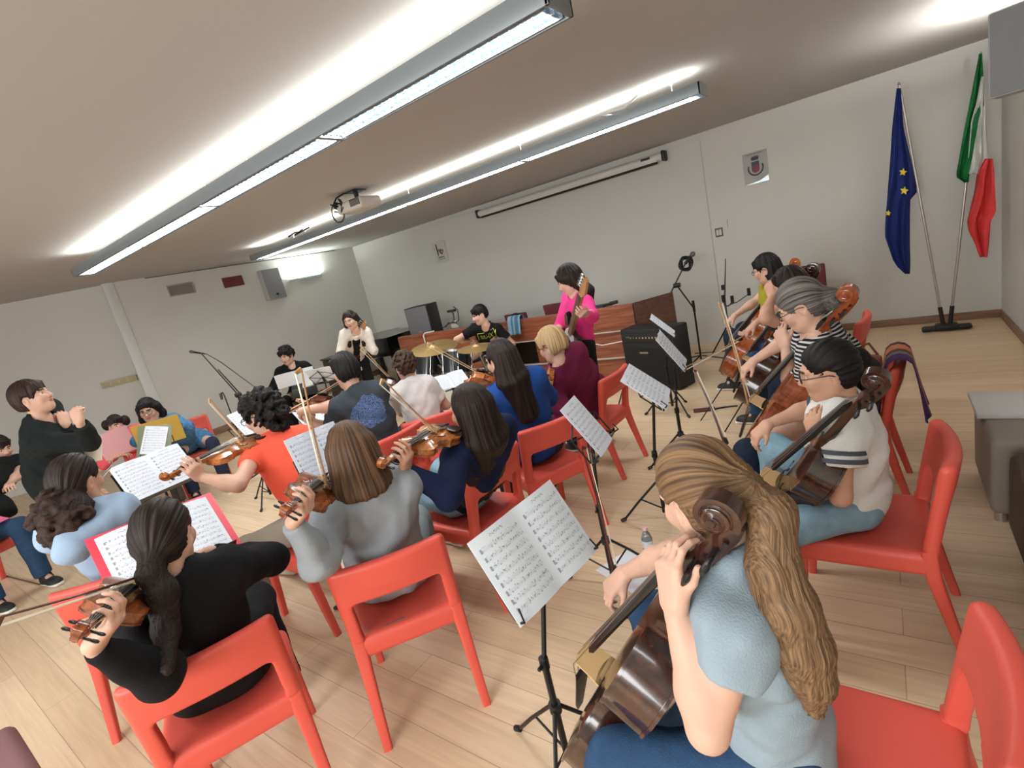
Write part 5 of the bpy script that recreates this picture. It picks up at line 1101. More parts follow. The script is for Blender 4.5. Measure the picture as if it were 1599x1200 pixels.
# ---------------------------------------------------------------- the cast
def dp(x, y, ref, dd=0.):                 # point seen at a pixel, dd metres farther along the view than ref
    d = ray(x, y); return CPOS+d*((CM[2] @ (np.asarray(ref)-CPOS)+dd))     # ray() has unit depth
JEANS = cloth('denim_blue', (44, 70, 100), .85, .18, 30); JEANL = cloth('denim_light', (122, 152, 168), .85, .15, 26); JEAND = cloth('denim_dark', (34, 44, 62), .85, .15, 30)
BLK = cloth('cloth_black', (20, 20, 22)); WHT = cloth('cloth_white', (214, 208, 206)); SHW = mat('shoe_white', (212, 206, 198), .6); SOLE = mat('shoe_sole', (222, 218, 208), .6); SHB = mat('shoe_black', (26, 26, 28), .6); SHG = mat('shoe_grey', (120, 112, 104), .7)
HB = hair_mat('hair_black', (12, 10, 11), (34, 29, 28)); HD = hair_mat('hair_dark_brown', (20, 15, 13), (52, 38, 32)); HM = hair_mat('hair_brown', (52, 36, 26), (120, 90, 66)); HL = hair_mat('hair_blond_brown', (78, 58, 42), (146, 114, 82)); HG = hair_mat('hair_grey', (48, 44, 42), (138, 130, 124)); HBL = hair_mat('hair_blonde', (150, 116, 78), (220, 192, 146))
GLB = mat('glasses_frame', (30, 22, 22), .3)
def bowed(P, q, frog, tipdir, up): 
    pass
def play_violin(P, lab, blab, scroll_px, chin_px=None, near=False, tip_px=None, tipnear=False, tilt=-.25, var=0, dark=0, bt=.5, xc=.20, dd=0., bowlab=None, up=None, rpole=None, el=None, wr=None, en=True, wn=True, sdir=None):
    s = P.s; Ach = P.N+P.sf*.075*s-P.sr*.07*s+P.u*.035*s if chin_px is None else dp(*chin_px, P.N, dd)
    Ssc = reach(Ach, *scroll_px, .55, near) if sdir is None else Ach+unit(sdir)*.55
    up = A(0, 0, .75)+P.sr*.7 if up is None else up
    v, x, y, z = violin(lab, Ach, Ssc, up, var, .352, 0)
    C = Ach+x*xc+z*.05
    side = y if (y @ P.sr) < 0 else -y     # towards the player's left
    if tip_px is not None:
        tip = reach(C, *tip_px, bt, tipnear); bd = unit(tip-C)
    else: bd = unit(side*.9-x*.15+z*.3); tip = C+bd*bt
    frog = tip-bd*.72; bow(blab, frog, tip, z+A(0, 0, .01), dark)
    wl = Ach+x*.43-z*.075-side*(-.0)+(-side)*.015
    if el is not None: P.arm('L', wl-x*.02, elbow=reach(P.sh['L'], *el, P.L1, en), d=z*.7+x*.35-side*.25, n=side+z*.1, curl=.75, thumb=.2)
    else: P.arm('L', wl-x*.02, pole=A(0, 0, -1)+P.sr*.35+P.sf*.2, d=z*.85+x*.15-side*.25, n=side+z*.1, curl=.75, thumb=.2)
    wr = frog-bd*.035+A(0, 0, .035)-P.sf*.035
    P.arm('R', wr, pole=(P.sr*.8-A(0, 0, .6)-P.sf*.2) if rpole is None else rpole, d=bd*.35+P.sf*.75-A(0, 0, .45), n=-A(0, 0, 1)*.7-P.sf*.5+bd*.1, curl=.7)
    return v
FSW = {}
# ---- front violin desk -------------------------------------------------------
c3 = A(-1.66, 1.09); f3 = A(-.79, .61)
chair('red chair with a small pencil on its seat, under the grey sweatshirt girl', -1.66, 1.09, f3)
chair('red chair nearest the camera at bottom left, under the girl in black', -1.90, .46, (-.92, .40))
chair('pinkish red chair at the left, under the girl in the pale blue top', -3.02, .53, (-.80, .60))
chair('red chair under the girl in the orange T-shirt', -2.66, 1.44, (-1, -.02))
chair('red chair under the long haired girl in navy', -1.80, 1.94, (-1, .02))
chair('red chair under the girl in the bright blue jumper', -1.73, 2.50, (-.88, .48))
chair('red chair behind the blonde woman, in front of the bassist', -1.76, 3.49, (-1, .04))
chair('red chair under the boy in the dark T-shirt with a blue print', -2.90, 2.28, (-1, 0))
# pencil on the chair
p = at(617, 974, .452); q = MB(); u_ = unit(at(632, 967, .452)-p); q.tube([-u_*.045, u_*.04, u_*.05], [.004, .004, .001], 6); o_ = q.put('pencil_stub', mat('pencil_grey', (96, 86, 82), .5)); o_.location = tuple(p+A(0, 0, .006)); tag(o_, 'short grey pencil stub lying on the rear of the red chair seat', 'pencil')

P = Person('girl in black jumper with long dark ponytail, playing violin at bottom left', at(258, 838, 1.165), (-.92, .40), hip=(-2.07, .53), s=.98, look=(-18, -12, 6), skin='fair', vox=.9)
play_violin(P, 'violin of the girl in black, its scroll over the empty floor at left', 'dark bow reaching the left edge of the picture', (128, 985), (226, 912), True, (-6, 980), True, dark=1, var=0, bt=.40, dd=.05)
P.body(); P.shirt(BLK, 'long', .06, 'jumper', 1.03, .016); P.trousers(BLK); P.shoes(SHG, SOLE)
t = [P.W(0, -.095, -.05), P.W(0, -.125, -.085)]+[P.hit(*q_) for q_ in ((256, 925, .03), (258, 985, .03), (262, 1045, .02))]
P.hair(HD, 'pony', t, 1.0, 1, None, tailr=[.024, .03, .034, .034, .012], strands=160)

P = Person('girl in grey sweatshirt with long straight brown hair, seen from behind', at(550, 708, 1.175), f3, hip=(-1.86, 1.22), s=1.0, look=(12, -12, 0), skin='fair', vox=.9)
play_violin(P, 'violin of the girl in the grey sweatshirt, below her music', 'pale bow rising from behind the brown haired girl', (448, 796), (512, 752), True, (461, 583), True, var=0, dark=0, bt=.5, dd=.06, el=(500, 878))
P.body(); GREY = cloth('sweat_grey', (146, 152, 158), .9, .05, 6); P.shirt(GREY, 'long', .075, 'sweatshirt', 1.08, .018, ease=.012, wr=.006)
mb = MB(); cpt = [P.N-P.u*.012+(P.sr*math.cos(a)+P.sf*math.sin(a))*.066+P.sf*.012-P.u*.025*math.sin(a) for a in np.linspace(0, 2*PI, 21)]; mb.tube([c_-P.base for c_ in cpt], .010, 8, caps=False); put('collar', mb.mesh('collar', cloth('collar_navy', (46, 58, 92)), 60), P.root)
P.trousers(cloth('denim_grey', (132, 142, 146), .85, .12, 20), short=.9); P.shoes(SHW, SOLE); P.hair(HM, 'bob', None, 1.03, 2, None, side=.88)

P = Person('girl in a pale blue top with a curly dark ponytail, seated at far left', at(120, 752, 1.245), (-.80, .60), hip=(-3.20, .67), s=1.0, look=(-22, -8, 8), skin='mid')
play_violin(P, 'violin of the girl in pale blue, partly hidden by her head', 'dark thin bow slanting right of the girl in pale blue', (172, 768), None, False, (171, 733), False, var=2, dark=1, bt=.5, sdir=P.f*.95-P.r*.15-A(0, 0, .25))
P.body(); P.shirt(cloth('top_pale_blue', (150, 172, 196), .9, .04), 'long', .06, 'top', 1.0); P.trousers(JEANL); P.shoes(SHW, SOLE)
t = [dp(108, 782, P.H, -.06), dp(100, 802, P.H, -.10), dp(92, 838, P.H, -.12)]; P.hair(HD, 'pony', t, 1.03, 3, None, tailr=[.03, .10, .05])
rr = np.random.default_rng(4); S = SDF()
for i in range(70): v_ = unit(rr.normal(size=3))*rr.uniform(.5, 1)**.5; S.ell(dp(97, 812, P.H, -.10)+v_*A(.125, .10, .135), rr.uniform(.02, .035), None, .012)
V, F = S.surf(.008, noise=wrinkle(.006, 90, 4)); V = relax(V, F, 1); P.part('ponytail_puff', V, F, hair_mat('hair_curly_brown', (20, 14, 12), (78, 54, 44)), attrs={'flow': ('FLOAT_VECTOR', (V-P.H)*A(16, 16, 60))})

P = Person('girl in an orange T-shirt with curly black hair and glasses, playing the violin', at(408, 648, 1.235), (-.99, .12), hip=(-2.83, 1.46), s=1.0, look=(36, -14, 4), skin='fair')
play_violin(P, 'violin of the girl in orange, held over the white music', 'pale bow of the girl in orange, its tip against the grey wall', (262, 743), (412, 680), True, (327, 630), True, var=3, dark=0, bt=.42, xc=.14, el=(372, 758), wr=(316, 722), en=True, wn=False)
P.leg('L', at(384, 858, .50), at(424, 918, .085)); P.leg('R', P.hj['R']+P.f*.40+A(0, .04, 0), at(452, 878, .085))
P.body(); P.shirt(cloth('orange', (240, 96, 72), .85, .04), 'cap', .0, 't_shirt', .98); P.trousers(cloth('khaki_grey', (146, 136, 122), .9, .06), short=.82); P.shoes(SHW, SOLE, dict(L=A(-1, .1), R=A(-.9, -.2)))
P.hair(HB, 'curly', None, 1.15, 5, .05); P.glasses(GLB)
rr = np.random.default_rng(6); S = SDF()
for i in range(80): v_ = unit(rr.normal(size=3)); S.ell(P.W(0, -.06, -.045)+v_*A(.10, .075, .085)*rr.uniform(.6, 1), rr.uniform(.02, .032), None, .012)
V, F = S.surf(.008, noise=wrinkle(.006, 90, 6)); V = relax(V, F, 1); P.part('curls', V, F, HB, attrs={'flow': ('FLOAT_VECTOR', (V-P.H)*A(16, 16, 60))})

P = Person('girl in a navy jumper with very long dark hair and light jeans, playing the violin', at(735, 640, 1.13), (-.99, .14), hip=(-2.02, 1.95), s=1.0, look=(10, -4, 0), skin='mid')
play_violin(P, 'violin of the girl in navy, in front of the red chair', 'pale bow resting on the violin of the girl in navy', (600, 722), (700, 668), True, (594, 601), True, var=3, dark=0, bt=.46, xc=.2, el=(700, 772), wr=(634, 738), en=True, wn=False)
P.body(); P.shirt(cloth('navy', (22, 30, 62), .9, .06), 'long', .0, 'jumper', 1.02, .018); P.trousers(JEANL); P.shoes(SHB, SOLE); P.hair(HD, 'long', None, 1.03, 7, None, length=.42, spread=.17, back=.10, side=.92)

PRT = None
def print_mat(name, base, c, r, ink, k=26):
    m = cloth(name, base); nt = m.node_tree; b = nt.nodes['Principled BSDF']; N = nt.nodes.new
    src = b.inputs['Base Color'].links[0].from_socket; tc = N('ShaderNodeTexCoord'); vm = N('ShaderNodeVectorMath'); vm.operation = 'DISTANCE'; L(nt, tc.outputs['Object'], vm.inputs[0]); vm.inputs[1].default_value = tuple(c)
    w_ = N('ShaderNodeTexNoise'); w_.inputs['Scale'].default_value = k; w_.inputs['Detail'].default_value = 3; w_.inputs['Distortion'].default_value = 2.2; L(nt, tc.outputs['Object'], w_.inputs['Vector'])
    w2 = N('ShaderNodeTexNoise'); w2.inputs['Scale'].default_value = 9; w2.inputs['Detail'].default_value = 4; L(nt, tc.outputs['Object'], w2.inputs['Vector'])
    def M_(op, a, v): 
        q = N('ShaderNodeMath'); q.operation = op; L(nt, a, q.inputs[0])
        if isinstance(v, (int, float)): q.inputs[1].default_value = v
        else: L(nt, v, q.inputs[1])
        return q.outputs[0]
    dist = M_('ADD', vm.outputs['Value'], M_('MULTIPLY', w2.outputs['Fac'], .22)); inside = M_('LESS_THAN', dist, r+.10)
    ln = M_('GREATER_THAN', M_('PINGPONG', M_('MULTIPLY', w_.outputs['Fac'], 9.), .5), .24)
    mx = N('ShaderNodeMix'); mx.data_type = 'RGBA'; L(nt, M_('MULTIPLY', M_('MULTIPLY', inside, ln), .85), mx.inputs['Factor']); L(nt, src, mx.inputs['A']); mx.inputs['B'].default_value = lin(ink); L(nt, mx.outputs['Result'], b.inputs['Base Color']); return m
P = Person('boy with short dark hair, in a dark grey T-shirt with blue back print', at(540, 580, 1.29), (-.80, .60), hip=(-3.10, 2.30), s=1.06, look=(22, -8, 0), skin='fair')
play_violin(P, 'violin of the boy in the dark T-shirt, left of his neck', 'pale bow in front of the standing guitarist', (455, 640), (520, 622), False, (565, 578), False, var=2, dark=0, bt=.40)
P.body(); P.shirt(cloth('shirt_dark_grey', (58, 64, 70)), 'short', .05, 't_shirt', 1.06, .018, ease=.022); P.root.children[-1].data.materials[0] = print_mat('shirt_print_blue', (58, 64, 70), P.hit(574, 645, 0)-P.base, .13, (98, 124, 178), 16); P.trousers(JEAND); P.shoes(SHB, SOLE); P.hair(HB, 'short', None, 1.04, 8)

P = Person('boy with curly brown hair in a white T-shirt, seated behind the drums', at(632, 572, 1.16), (-.78, .62), hip=(-3.10, 2.76), s=.92, look=(14, -6, 0), skin='fair')
play_violin(P, 'violin of the boy in white, left of his shoulder', 'pale bow slanting behind the boy in white', (598, 622), (622, 598), False, None, False, var=2, dark=0, bt=.40)
P.body(); P.shirt(WHT, 'short', .05, 't_shirt', 1.02); P.trousers(JEAND); P.shoes(SHW, SOLE); P.hair(hair_mat('hair_brown_curly', (30, 20, 15), (92, 64, 46)), 'curly', None, 1.0, 9)
chair('red chair under the boy in white, mostly hidden', -2.86, 2.60, (-.78, .62), s=1)

P = Person('girl in a bright blue jumper with long brown hair, playing the violin', at(783, 562, 1.215), (-.80, .60), hip=(-1.93, 2.62), s=1.0, look=(25, -10, 0), skin='fair')
play_violin(P, 'violin of the girl in blue, in front of the drums', 'brown bow crossing in front of the drums', (722, 612), (768, 588), False, (668, 541), True, var=3, dark=0, bt=.46)
P.body(); P.shirt(cloth('bright_blue', (34, 72, 142), .9, .05), 'long', .05, 'jumper', 1.03, .018); P.trousers(JEAND); P.shoes(SHB, SOLE); P.hair(HD, 'long', None, 1.0, 10, None, length=.20, spread=.06, back=.11, side=.72)

P = Person('blonde woman with glasses in a burgundy jumper, holding a violin in her lap', at(862, 540, 1.13), (-.96, .28), hip=(-1.98, 3.46), s=1.0, look=(12, -16, 0), skin='fair', shw=.17)
Ach = dp(866, 590, P.N, -.02); 
P.arm_px('L', (888, 655), (846, 662), (True, False), d=-P.r*.0+A(-.8, .2, -.3), n=A(0, .6, -.5), curl=.8); P.arm('R', P.Hc+P.f*.36+A(0, 0, .10)+P.r*.06, pole=P.r-A(0, 0, .5), d=P.f-P.r*.4, n=A(0, 0, -1), curl=.6)
vch, vx_, vy_, vz_ = violin('orange violin held upright by the blonde woman', dp(858, 585, P.N, -.10), reach(dp(858, 585, P.N, -.10), 832, 640, .55, False), A(-.6, -.6, .5), 3)
P.body(); P.shirt(cloth('burgundy', (108, 30, 62), .9, .06), 'long', .05, 'jumper', 1.10, .02); P.trousers(JEANS); P.shoes(SHB, SOLE); P.hair(HBL, 'short', None, 1.14, 11, .04); P.glasses(mat('glasses_red', (120, 52, 52), .3), .024, .017)
# ---- cellos ------------------------------------------------------------------
CELLO_V = dict(dark=((34, 17, 12), (70, 36, 22)), orange=((122, 58, 24), (176, 92, 42)), red=((112, 50, 26), (160, 82, 44)))
def cello(label, S, B_px, near, col, fwd, k=.69, pin=.30, top=None):
    B = reach(S, *B_px, 1.605*k, near); x = unit(S-B); z = np.asarray(fwd, float); z = unit(z-x*(x @ z)); y = np.cross(z, x)
    B = B-x*0-z*.012*k; m = varnish('cello_'+col, *CELLO_V[col]); t = m if top is None else varnish('cello_'+top, *CELLO_V[top])
    pin = max(.08, (B[2]-.118*k*.5*z[2]+.0)/max(.2, x[2]))
    c = string_inst('cello', label, 'cello', k, .118/.69*k, .022, (m, t), frame4(B, x, y, z), None, pin-.004); return B, x, y, z
def cello_arms(P, B, x, y, z, k, neckf=1.15, wpx=None, epx=None, near=(True, True), bowc=None, lw=None, ld=None, ln=None):
    if wpx is not None: P.arm_px('L', epx, wpx, near, d=ld, n=ln, curl=.85, thumb=.3)
    else:
        w_ = B+x*neckf*k-z*.05-P.r*.02 if lw is None else lw; P.arm('L', w_, pole=-P.r*.9-A(0, 0, .5), d=z*.6+P.r*.5 if ld is None else ld, n=P.r-z*.2 if ln is None else ln, curl=.8)
    if bowc is not None: P.arm('R', bowc, pole=P.r-A(0, 0, .3), d=P.f*.6-A(0, 0, .5)-P.r*.3, n=-A(0, 0, 1)+P.f*.2, curl=.7)
for lab, x, y, f in (('red chair at the bottom right corner, beside the long blond ponytail', .09, 1.12, (-1, .02)), ('red chair under the cellist in the white striped sleeve T-shirt', .09, 2.26, (-1, .0)), ('red chair with a striped scarf over its back', -.03, 3.42, (-1, .02)), ('red chair just behind the grey haired cellist, near the wall', -.20, 4.62, (-1, .1)), ('red chair under the farthest cellist, hidden behind the others', -.42, 5.55, (-1, .1))): chair(lab, x, y, f)
def smooth_tail(P, p0, px, off=.04):
    dep = lambda p: CM[2] @ (p-CPOS)
    h = [dep(P.hit(x, y, off)) for x, y in px]; a, b = dep(p0), min(h[-1], h[-2]+.02); n = len(px)
    lin_ = [a+(b-a)*(i+1)/n for i in range(n)]; sh_ = min(0, min(hh-l for hh, l in zip(h, lin_)))
    return [CPOS+ray(x, y)*(l+sh_*min(1, (i+1)/2)) for i, ((x, y), l) in enumerate(zip(px, lin_))]
# front cellist
P = Person('girl in pale blue grey T-shirt with long blond brown ponytail, at the nearest cello', at(1098, 775, 1.20), (-.97, -.22), hip=at(1208, 1135, .58)[:2], s=.97, look=(-45, -22, -4), skin='fair', vox=.8, bw=.86)
S_ = dp(1120, 800, P.H, -.145); B, x, y, z = cello('dark brown cello nearest the camera, its scroll beside the blond ponytail', S_, (915, 1115), False, 'dark', (-1, .10, .25))
P.leg('L', at(962, 1190, .51), at(955, 1340, .09)); P.leg('R', P.hj['R']+A(-.36, .16, .03))
ld_ = A(-.12, .30, .95); e_ = dp(1105, 1140, P.sh['L'], .0); w_ = dp(1054, 948, P.sh['L'], .04); 
P.arm('L', w_, elbow=e_, d=ld_, n=A(.55, .8, -.1), curl=.6, thumb=.3)
def _keep(*a, **k): pass
P.arm('R', B+x*.30+A(-.10, .30, .12), pole=P.r-A(0, 0, .3), d=P.f*.6-A(0, 0, .5)-P.r*.3, n=-A(0, 0, 1)+P.f*.2, curl=.7)
P.body(); P.shirt(cloth('tee_blue_grey', (142, 158, 168), .9, .05, 8), 'short', .06, 't_shirt', 1.02, .014, wr=.005, sl=.36); P.trousers(JEANS); P.shoes(SHW, SOLE)
t = [P.W(.02, -.105, .015), P.W(.02, -.155, -.05)]+smooth_tail(P, P.W(.02, -.155, -.05), ((1206, 885), (1230, 950), (1252, 1010), (1266, 1060), (1272, 1108)))
P.hair(HL, 'pony', t, 1.04, 21, None, tailr=[.028, .036, .042, .046, .046, .036, .012], strands=520)
mb = MB(); mb.tube([t[0]-P.base-unit(t[1]-t[0])*.008, t[0]-P.base+unit(t[1]-t[0])*.012], .036, 14); put('hair_tie', mb.mesh('hair_tie', TIE, 60), P.root)
# second
P = Person('cellist with black hair and glasses in a white T-shirt with two grey sleeve stripes', at(1293, 580, 1.115), (-1., -.06), hip=(-.14, 2.26), s=.92, look=(4, -10, 0), skin='mid', vox=.9, bw=.88)
S_ = reach(at(1185, 800, .43), 1366, 592, 1.605*.60, True); B, x, y, z = cello('dark cello of the cellist in the white striped sleeve T-shirt', S_, (1185, 800), False, 'dark', (-1, .10, .25), .60)
P.leg('L', at(1205, 836, .52), None); P.leg('R', P.hj['R']+A(-.34, .28, .03))
e_ = dp(1313, 776, P.sh['L'], .0); w_ = dp(1278, 688, P.sh['L'], .04);  P.arm('L', w_, elbow=e_, d=A(-.2, .3, .9), n=A(.45, .85, -.1), curl=.6)
P.arm('R', B+x*.34+A(-.12, .28, .12), pole=P.r-A(0, 0, .3), d=P.f*.6-A(0, 0, .5)-P.r*.3, n=-A(0, 0, 1)+P.f*.2, curl=.7)
P.body(); m_ = cloth('tee_white_striped', (212, 212, 208), .9, .03)
P.shirt(m_, 'short', .09, 't_shirt', 1.04, .018, ease=.026, wr=.004, sl=.48)
for q_ in 'LR':
    e_ = P.arms[q_][0]; ab = e_-P.sh[q_]
    for t0, t1 in ((.20, .275), (.335, .41)):
        q = MB(); rad = lambda t: .0705+.036*t
        q.tube([P.sh[q_]+ab*t-P.base for t in np.linspace(t0, t1, 4)], [rad(t)-.0 for t in np.linspace(t0, t1, 4)], 28, caps=False); put('sleeve_stripe', q.mesh('sleeve_stripe', cloth('stripe_grey', (74, 80, 88)), 60), P.root)
P.trousers(JEANL); P.shoes(SHW, SOLE)
t = [dp(1338, 560, P.H, .01), dp(1352, 578, P.H, .03), dp(1358, 625, P.H, .05)]; P.hair(HB, 'bun', t, 1.03, 22, None, tailr=[.035, .04, .03]); P.glasses(GLB)
# third
P = Person('grey haired cellist with glasses in a striped top, her hand raised to her chin', at(1250, 478, 1.235), (-.99, .05), hip=(-.24, 3.38), s=1.02, look=(6, -26, 0), skin='fair', shw=.17)
S_ = dp(1322, 458, P.H, -.21); B, x, y, z = cello('orange brown cello of the grey haired woman in stripes', S_, (1162, 688), False, 'red', (-1, .10, .25), .70)
P.leg('L', at(1165, 705, .52), None); P.leg('R', P.hj['R']+A(-.36, .18, .03))
cello_arms(P, B, x, y, z, .70, wpx=(1226, 533), epx=(1236, 612), near=(False, False), ld=A(-.3, .3, .9), ln=A(.4, .8, -.2), bowc=B+x*.40+A(-.14, .26, .16))
P.body(); m_ = cloth('striped_top', (198, 196, 194), .9, .03); nt = m_.node_tree; b_ = nt.nodes['Principled BSDF']; tc = nt.nodes.new('ShaderNodeTexCoord'); sp = nt.nodes.new('ShaderNodeSeparateXYZ'); L(nt, tc.outputs['Object'], sp.inputs[0]); fr = nt.nodes.new('ShaderNodeMath'); fr.operation = 'MULTIPLY'; fr.inputs[1].default_value = 1/.019; L(nt, sp.outputs['Z'], fr.inputs[0]); f2 = nt.nodes.new('ShaderNodeMath'); f2.operation = 'FRACT'; L(nt, fr.outputs[0], f2.inputs[0]); f3 = nt.nodes.new('ShaderNodeMath'); f3.operation = 'LESS_THAN'; f3.inputs[1].default_value = .56; L(nt, f2.outputs[0], f3.inputs[0]); mx = nt.nodes.new('ShaderNodeMix'); mx.data_type = 'RGBA'; L(nt, f3.outputs[0], mx.inputs['Factor']); L(nt, b_.inputs['Base Color'].links[0].from_socket, mx.inputs['A']); mx.inputs['B'].default_value = lin((26, 26, 32)); L(nt, mx.outputs['Result'], b_.inputs['Base Color'])
P.shirt(m_, 'short', .06, 'top', 1.08, .014); P.trousers(JEAND); P.shoes(SHB, SOLE); t = [P.W(0, -.10, -.02), P.W(0, -.125, -.05), P.W(0, -.12, -.09)]; P.hair(HG, 'bun', t, 1.09, 23, None, tailr=[.05, .05, .03]); P.glasses(GLB)
# fourth, mostly hidden, and the farthest
P = Person('cellist with dark hair, mostly hidden behind the grey haired woman', at(1232, 446, 1.20), (-.99, .1), hip=(-.46, 4.55), s=.98, look=(4, -14, 0), skin='mid')
S_ = dp(1268, 420, P.H, .05); B, x, y, z = cello('dark brown cello between the two orange ones', S_, (1150, 618), False, 'dark', (-1, .1, .25), .70)
cello_arms(P, B, x, y, z, .70, wpx=(1206, 462), epx=(1194, 497), near=(True, False), ld=A(-.2, .3, .9), ln=A(.4, .8, -.2), bowc=B+x*.40+A(-.14, .26, .16))
P.body(); P.shirt(cloth('tee_black2', (30, 28, 30)), 'short', .14, 't_shirt', 1.02); P.trousers(JEANS); P.shoes(SHB, SOLE); P.hair(HD, 'bob', None, 1.04, 24, .04, side=.7)
P = Person('farthest cellist, with black hair and black glasses, in front of the back wall', at(1196, 420, 1.22), (-.98, .15), hip=(-.82, 5.46), s=1.0, look=(4, -14, 0), skin='fair')
S_ = dp(1240, 412, P.H, -.12); B, x, y, z = cello('orange cello of the farthest cellist', S_, (1124, 590), True, 'orange', (-1, .1, .25), .70)
cello_arms(P, B, x, y, z, .70, bowc=B+x*.40+A(-.14, .26, .16))
P.body(); P.shirt(cloth('top_mustard', (150, 136, 40)), 'short', .14, 'top', 1.02); P.trousers(JEAND); P.shoes(SHB, SOLE); P.hair(HB, 'bob', None, 1.05, 25, .04, side=.75); P.glasses(GLB)
g = A(-.9, 3.1, .6)
bow('pale cello bow rising steeply in front of the orange cellos', dp(1174, 632, A(-.85, 3.4, .5)), reach(dp(1174, 632, A(-.85, 3.4, .5)), 1126, 468, .71, False), (-.6, -.5, .3), 0, 'cello_bow', 1.5)
bow('dark cello bow slanting to the floor in front of the nearer orange cello', dp(1138, 695, A(-.8, 2.5, .35)), reach(dp(1138, 695, A(-.8, 2.5, .35)), 1088, 580, .70, False), (-.6, -.5, .3), 1, 'cello_bow', 1.4)
bow('pale bow pointing at the small music stand by the amplifier', dp(1160, 530, A(-1.0, 4.2, .7)), dp(1071, 578, A(-1.25, 3.6, .8)), (0, -.3, 1), 0, 'cello_bow', 1.2)
bow('brown and white cello bow leaning on the tall stand in front of the nearest cello', dp(968, 905, A(-1.0, 1.55, .3)), dp(916, 700, A(-1.22, 2.02, .85)), (-.6, -.3, .3), 1, 'cello_bow', 1.4)
# bag and scarf on chairs
drape('scarf', 'long scarf striped purple, grey and orange, hung over the back of a red chair', 'scarf', .045, 3.32, .812, .34, .30, .36, [cloth('scarf_purple', (78, 44, 92)), cloth('scarf_grey', (112, 108, 110)), cloth('scarf_orange', (196, 120, 78)), cloth('scarf_plum', (88, 40, 62)), cloth('scarf_brown', (92, 62, 56))], [0, 0, 1, 4, 2, 2, 3], .045, 3, (1, 0))
c = at(1352, 566, .78); r_ = thing('handbag', 'small brown leather bag hanging behind the cellist in white', 'bag', tuple(dp(1350, 560, A(-.17, 4.36, .74)))); LEA = mat('brown_bag', (120, 66, 40), .5, bump=.2); S = SDF().box((0, 0, -.08), (.10, .05, .10), rnd=.03); V, F = S.surf(.01); put('bag_body', mesh_from('bag_body', relax(V, F, 1), F, LEA, None, None), r_); S = SDF().box((0, -.03, -.02), (.105, .035, .045), rnd=.02); V, F = S.surf(.01); put('flap', mesh_from('flap', relax(V, F, 1), F, LEA, None, None), r_); q = MB(); q.tube([A(-.08, 0, .0), A(-.05, 0, .08), A(.03, 0, .11), A(.08, 0, .02)], .009, 6); q.put('strap', LEA, r_)
# ---- conductor and children --------------------------------------------------
P = Person('man with dark hair in a black jumper, standing at the left with both hands raised', at(52, 622, 1.60), (.35, .94), hip=(-5.45, .92), s=1.03, look=(-20, 12, 0), skin='fair', stand=True, shw=.185, bw=1.0)
P.arm_px('R', (140, 690), (124, 660), (True, True), d=A(-.1, .1, 1), n=A(-.6, .7, 0), curl=1.3); P.arm_px('L', (92, 700), (102, 664), (True, True), d=A(-.3, .2, .9), n=A(-.8, -.2, 0), curl=1.0)
P.body(); P.shirt(cloth('jumper_black_green', (24, 30, 30)), 'wide', .06, 'jumper', 1.12, .022); P.trousers(JEAND); P.shoes(SHB, SOLE); P.hair(hair_mat('hair_conductor', (26, 17, 15), (70, 48, 42)), 'short', None, 1.12, 31, .04); P.watch('L', BLACKP)
c = dp(128, 708, P.Hc, .1); sheet('cream folded paper in front of the conductor', c, -.9, .5, 0, .34, .20, 2, mat('paper_cream', (206, 194, 170), .8), .02, cat='paper', name='folded_paper')
ks = [('red chair of the child with the pink folder, by the left wall', -6.98, 1.98, (.95, -.30)), ('red chair of the person with the yellow folder, by the left wall', -6.95, 2.46, (.95, -.30)), ('red chair at the left edge, under the seated person in black', -6.6, .30, (.9, .3))]
for lab, x, y, f in ks: chair(lab, x, y, f, 'red plastic chairs by the left wall')
FOLP = mat('folder_pink', (218, 160, 164), .6); FOLY = mat('folder_yellow', (204, 166, 74), .6); FOLG = mat('folder_green_grey', (116, 124, 100), .6)
P = Person('child with hair in two bunches behind a pink folder, dressed in coral', at(181, 664, 1.04), (.93, -.36), hip=(-6.72, 1.90), s=.84, look=(-12, -6, 0), skin='mid')
fc = dp(181, 692, P.H, -.26)
P.arm('L', fc+P.f*-.04-A(0, 0, .14)+P.r*.0, pole=-P.r-A(0, 0, .6), d=P.r*.8+P.f*.2, n=P.f*-.2+A(0, 0, -1), curl=.5); P.arm('R', fc-P.f*.04-A(0, 0, .14)+P.r*.04, pole=P.r-A(0, 0, .6), d=-P.r*.8+P.f*.2, n=A(0, 0, -1), curl=.5)
P.body(); P.shirt(cloth('coral', (232, 96, 104)), 'long', .14, 'top', 1.02); P.trousers(cloth('camo_dark', (70, 58, 54), .9, .6, 12)); P.shoes(SHG, SOLE); P.hair(HD, 'short', None, 1.05, 32)
for sx in (-1, 1): S = SDF().ell(P.W(sx*.105, -.03, .02), (.045, .045, .06)); V, F = S.surf(.009); P.part('hair_bunch', V, F, HD, attrs={'flow': ('FLOAT_VECTOR', (V-P.H)*9)})
sheet('pink folder held up by the child in coral', fc, math.atan2(-P.f[1], -P.f[0])+PI, -.12, .10, .30, .28, 1, FOLP, .0, cat='folder', name='paper_folder', backm=FOLP)
P = Person('person with long dark hair and black glasses, behind a yellow folder', at(232, 641, 1.145), (.93, -.36), hip=(-6.70, 2.38), s=.98, look=(-14, -8, 0), skin='fair')
fc = dp(248, 676, P.H, -.24)
for q_, sg in (('L', -1), ('R', 1)): P.arm(q_, fc-P.f*.02+P.r*.08*sg+A(0, 0, .06), pole=P.r*sg-A(0, 0, .8), d=P.f*.2-P.r*sg*.6-A(0, 0, .4), n=P.f*-1, curl=.5)
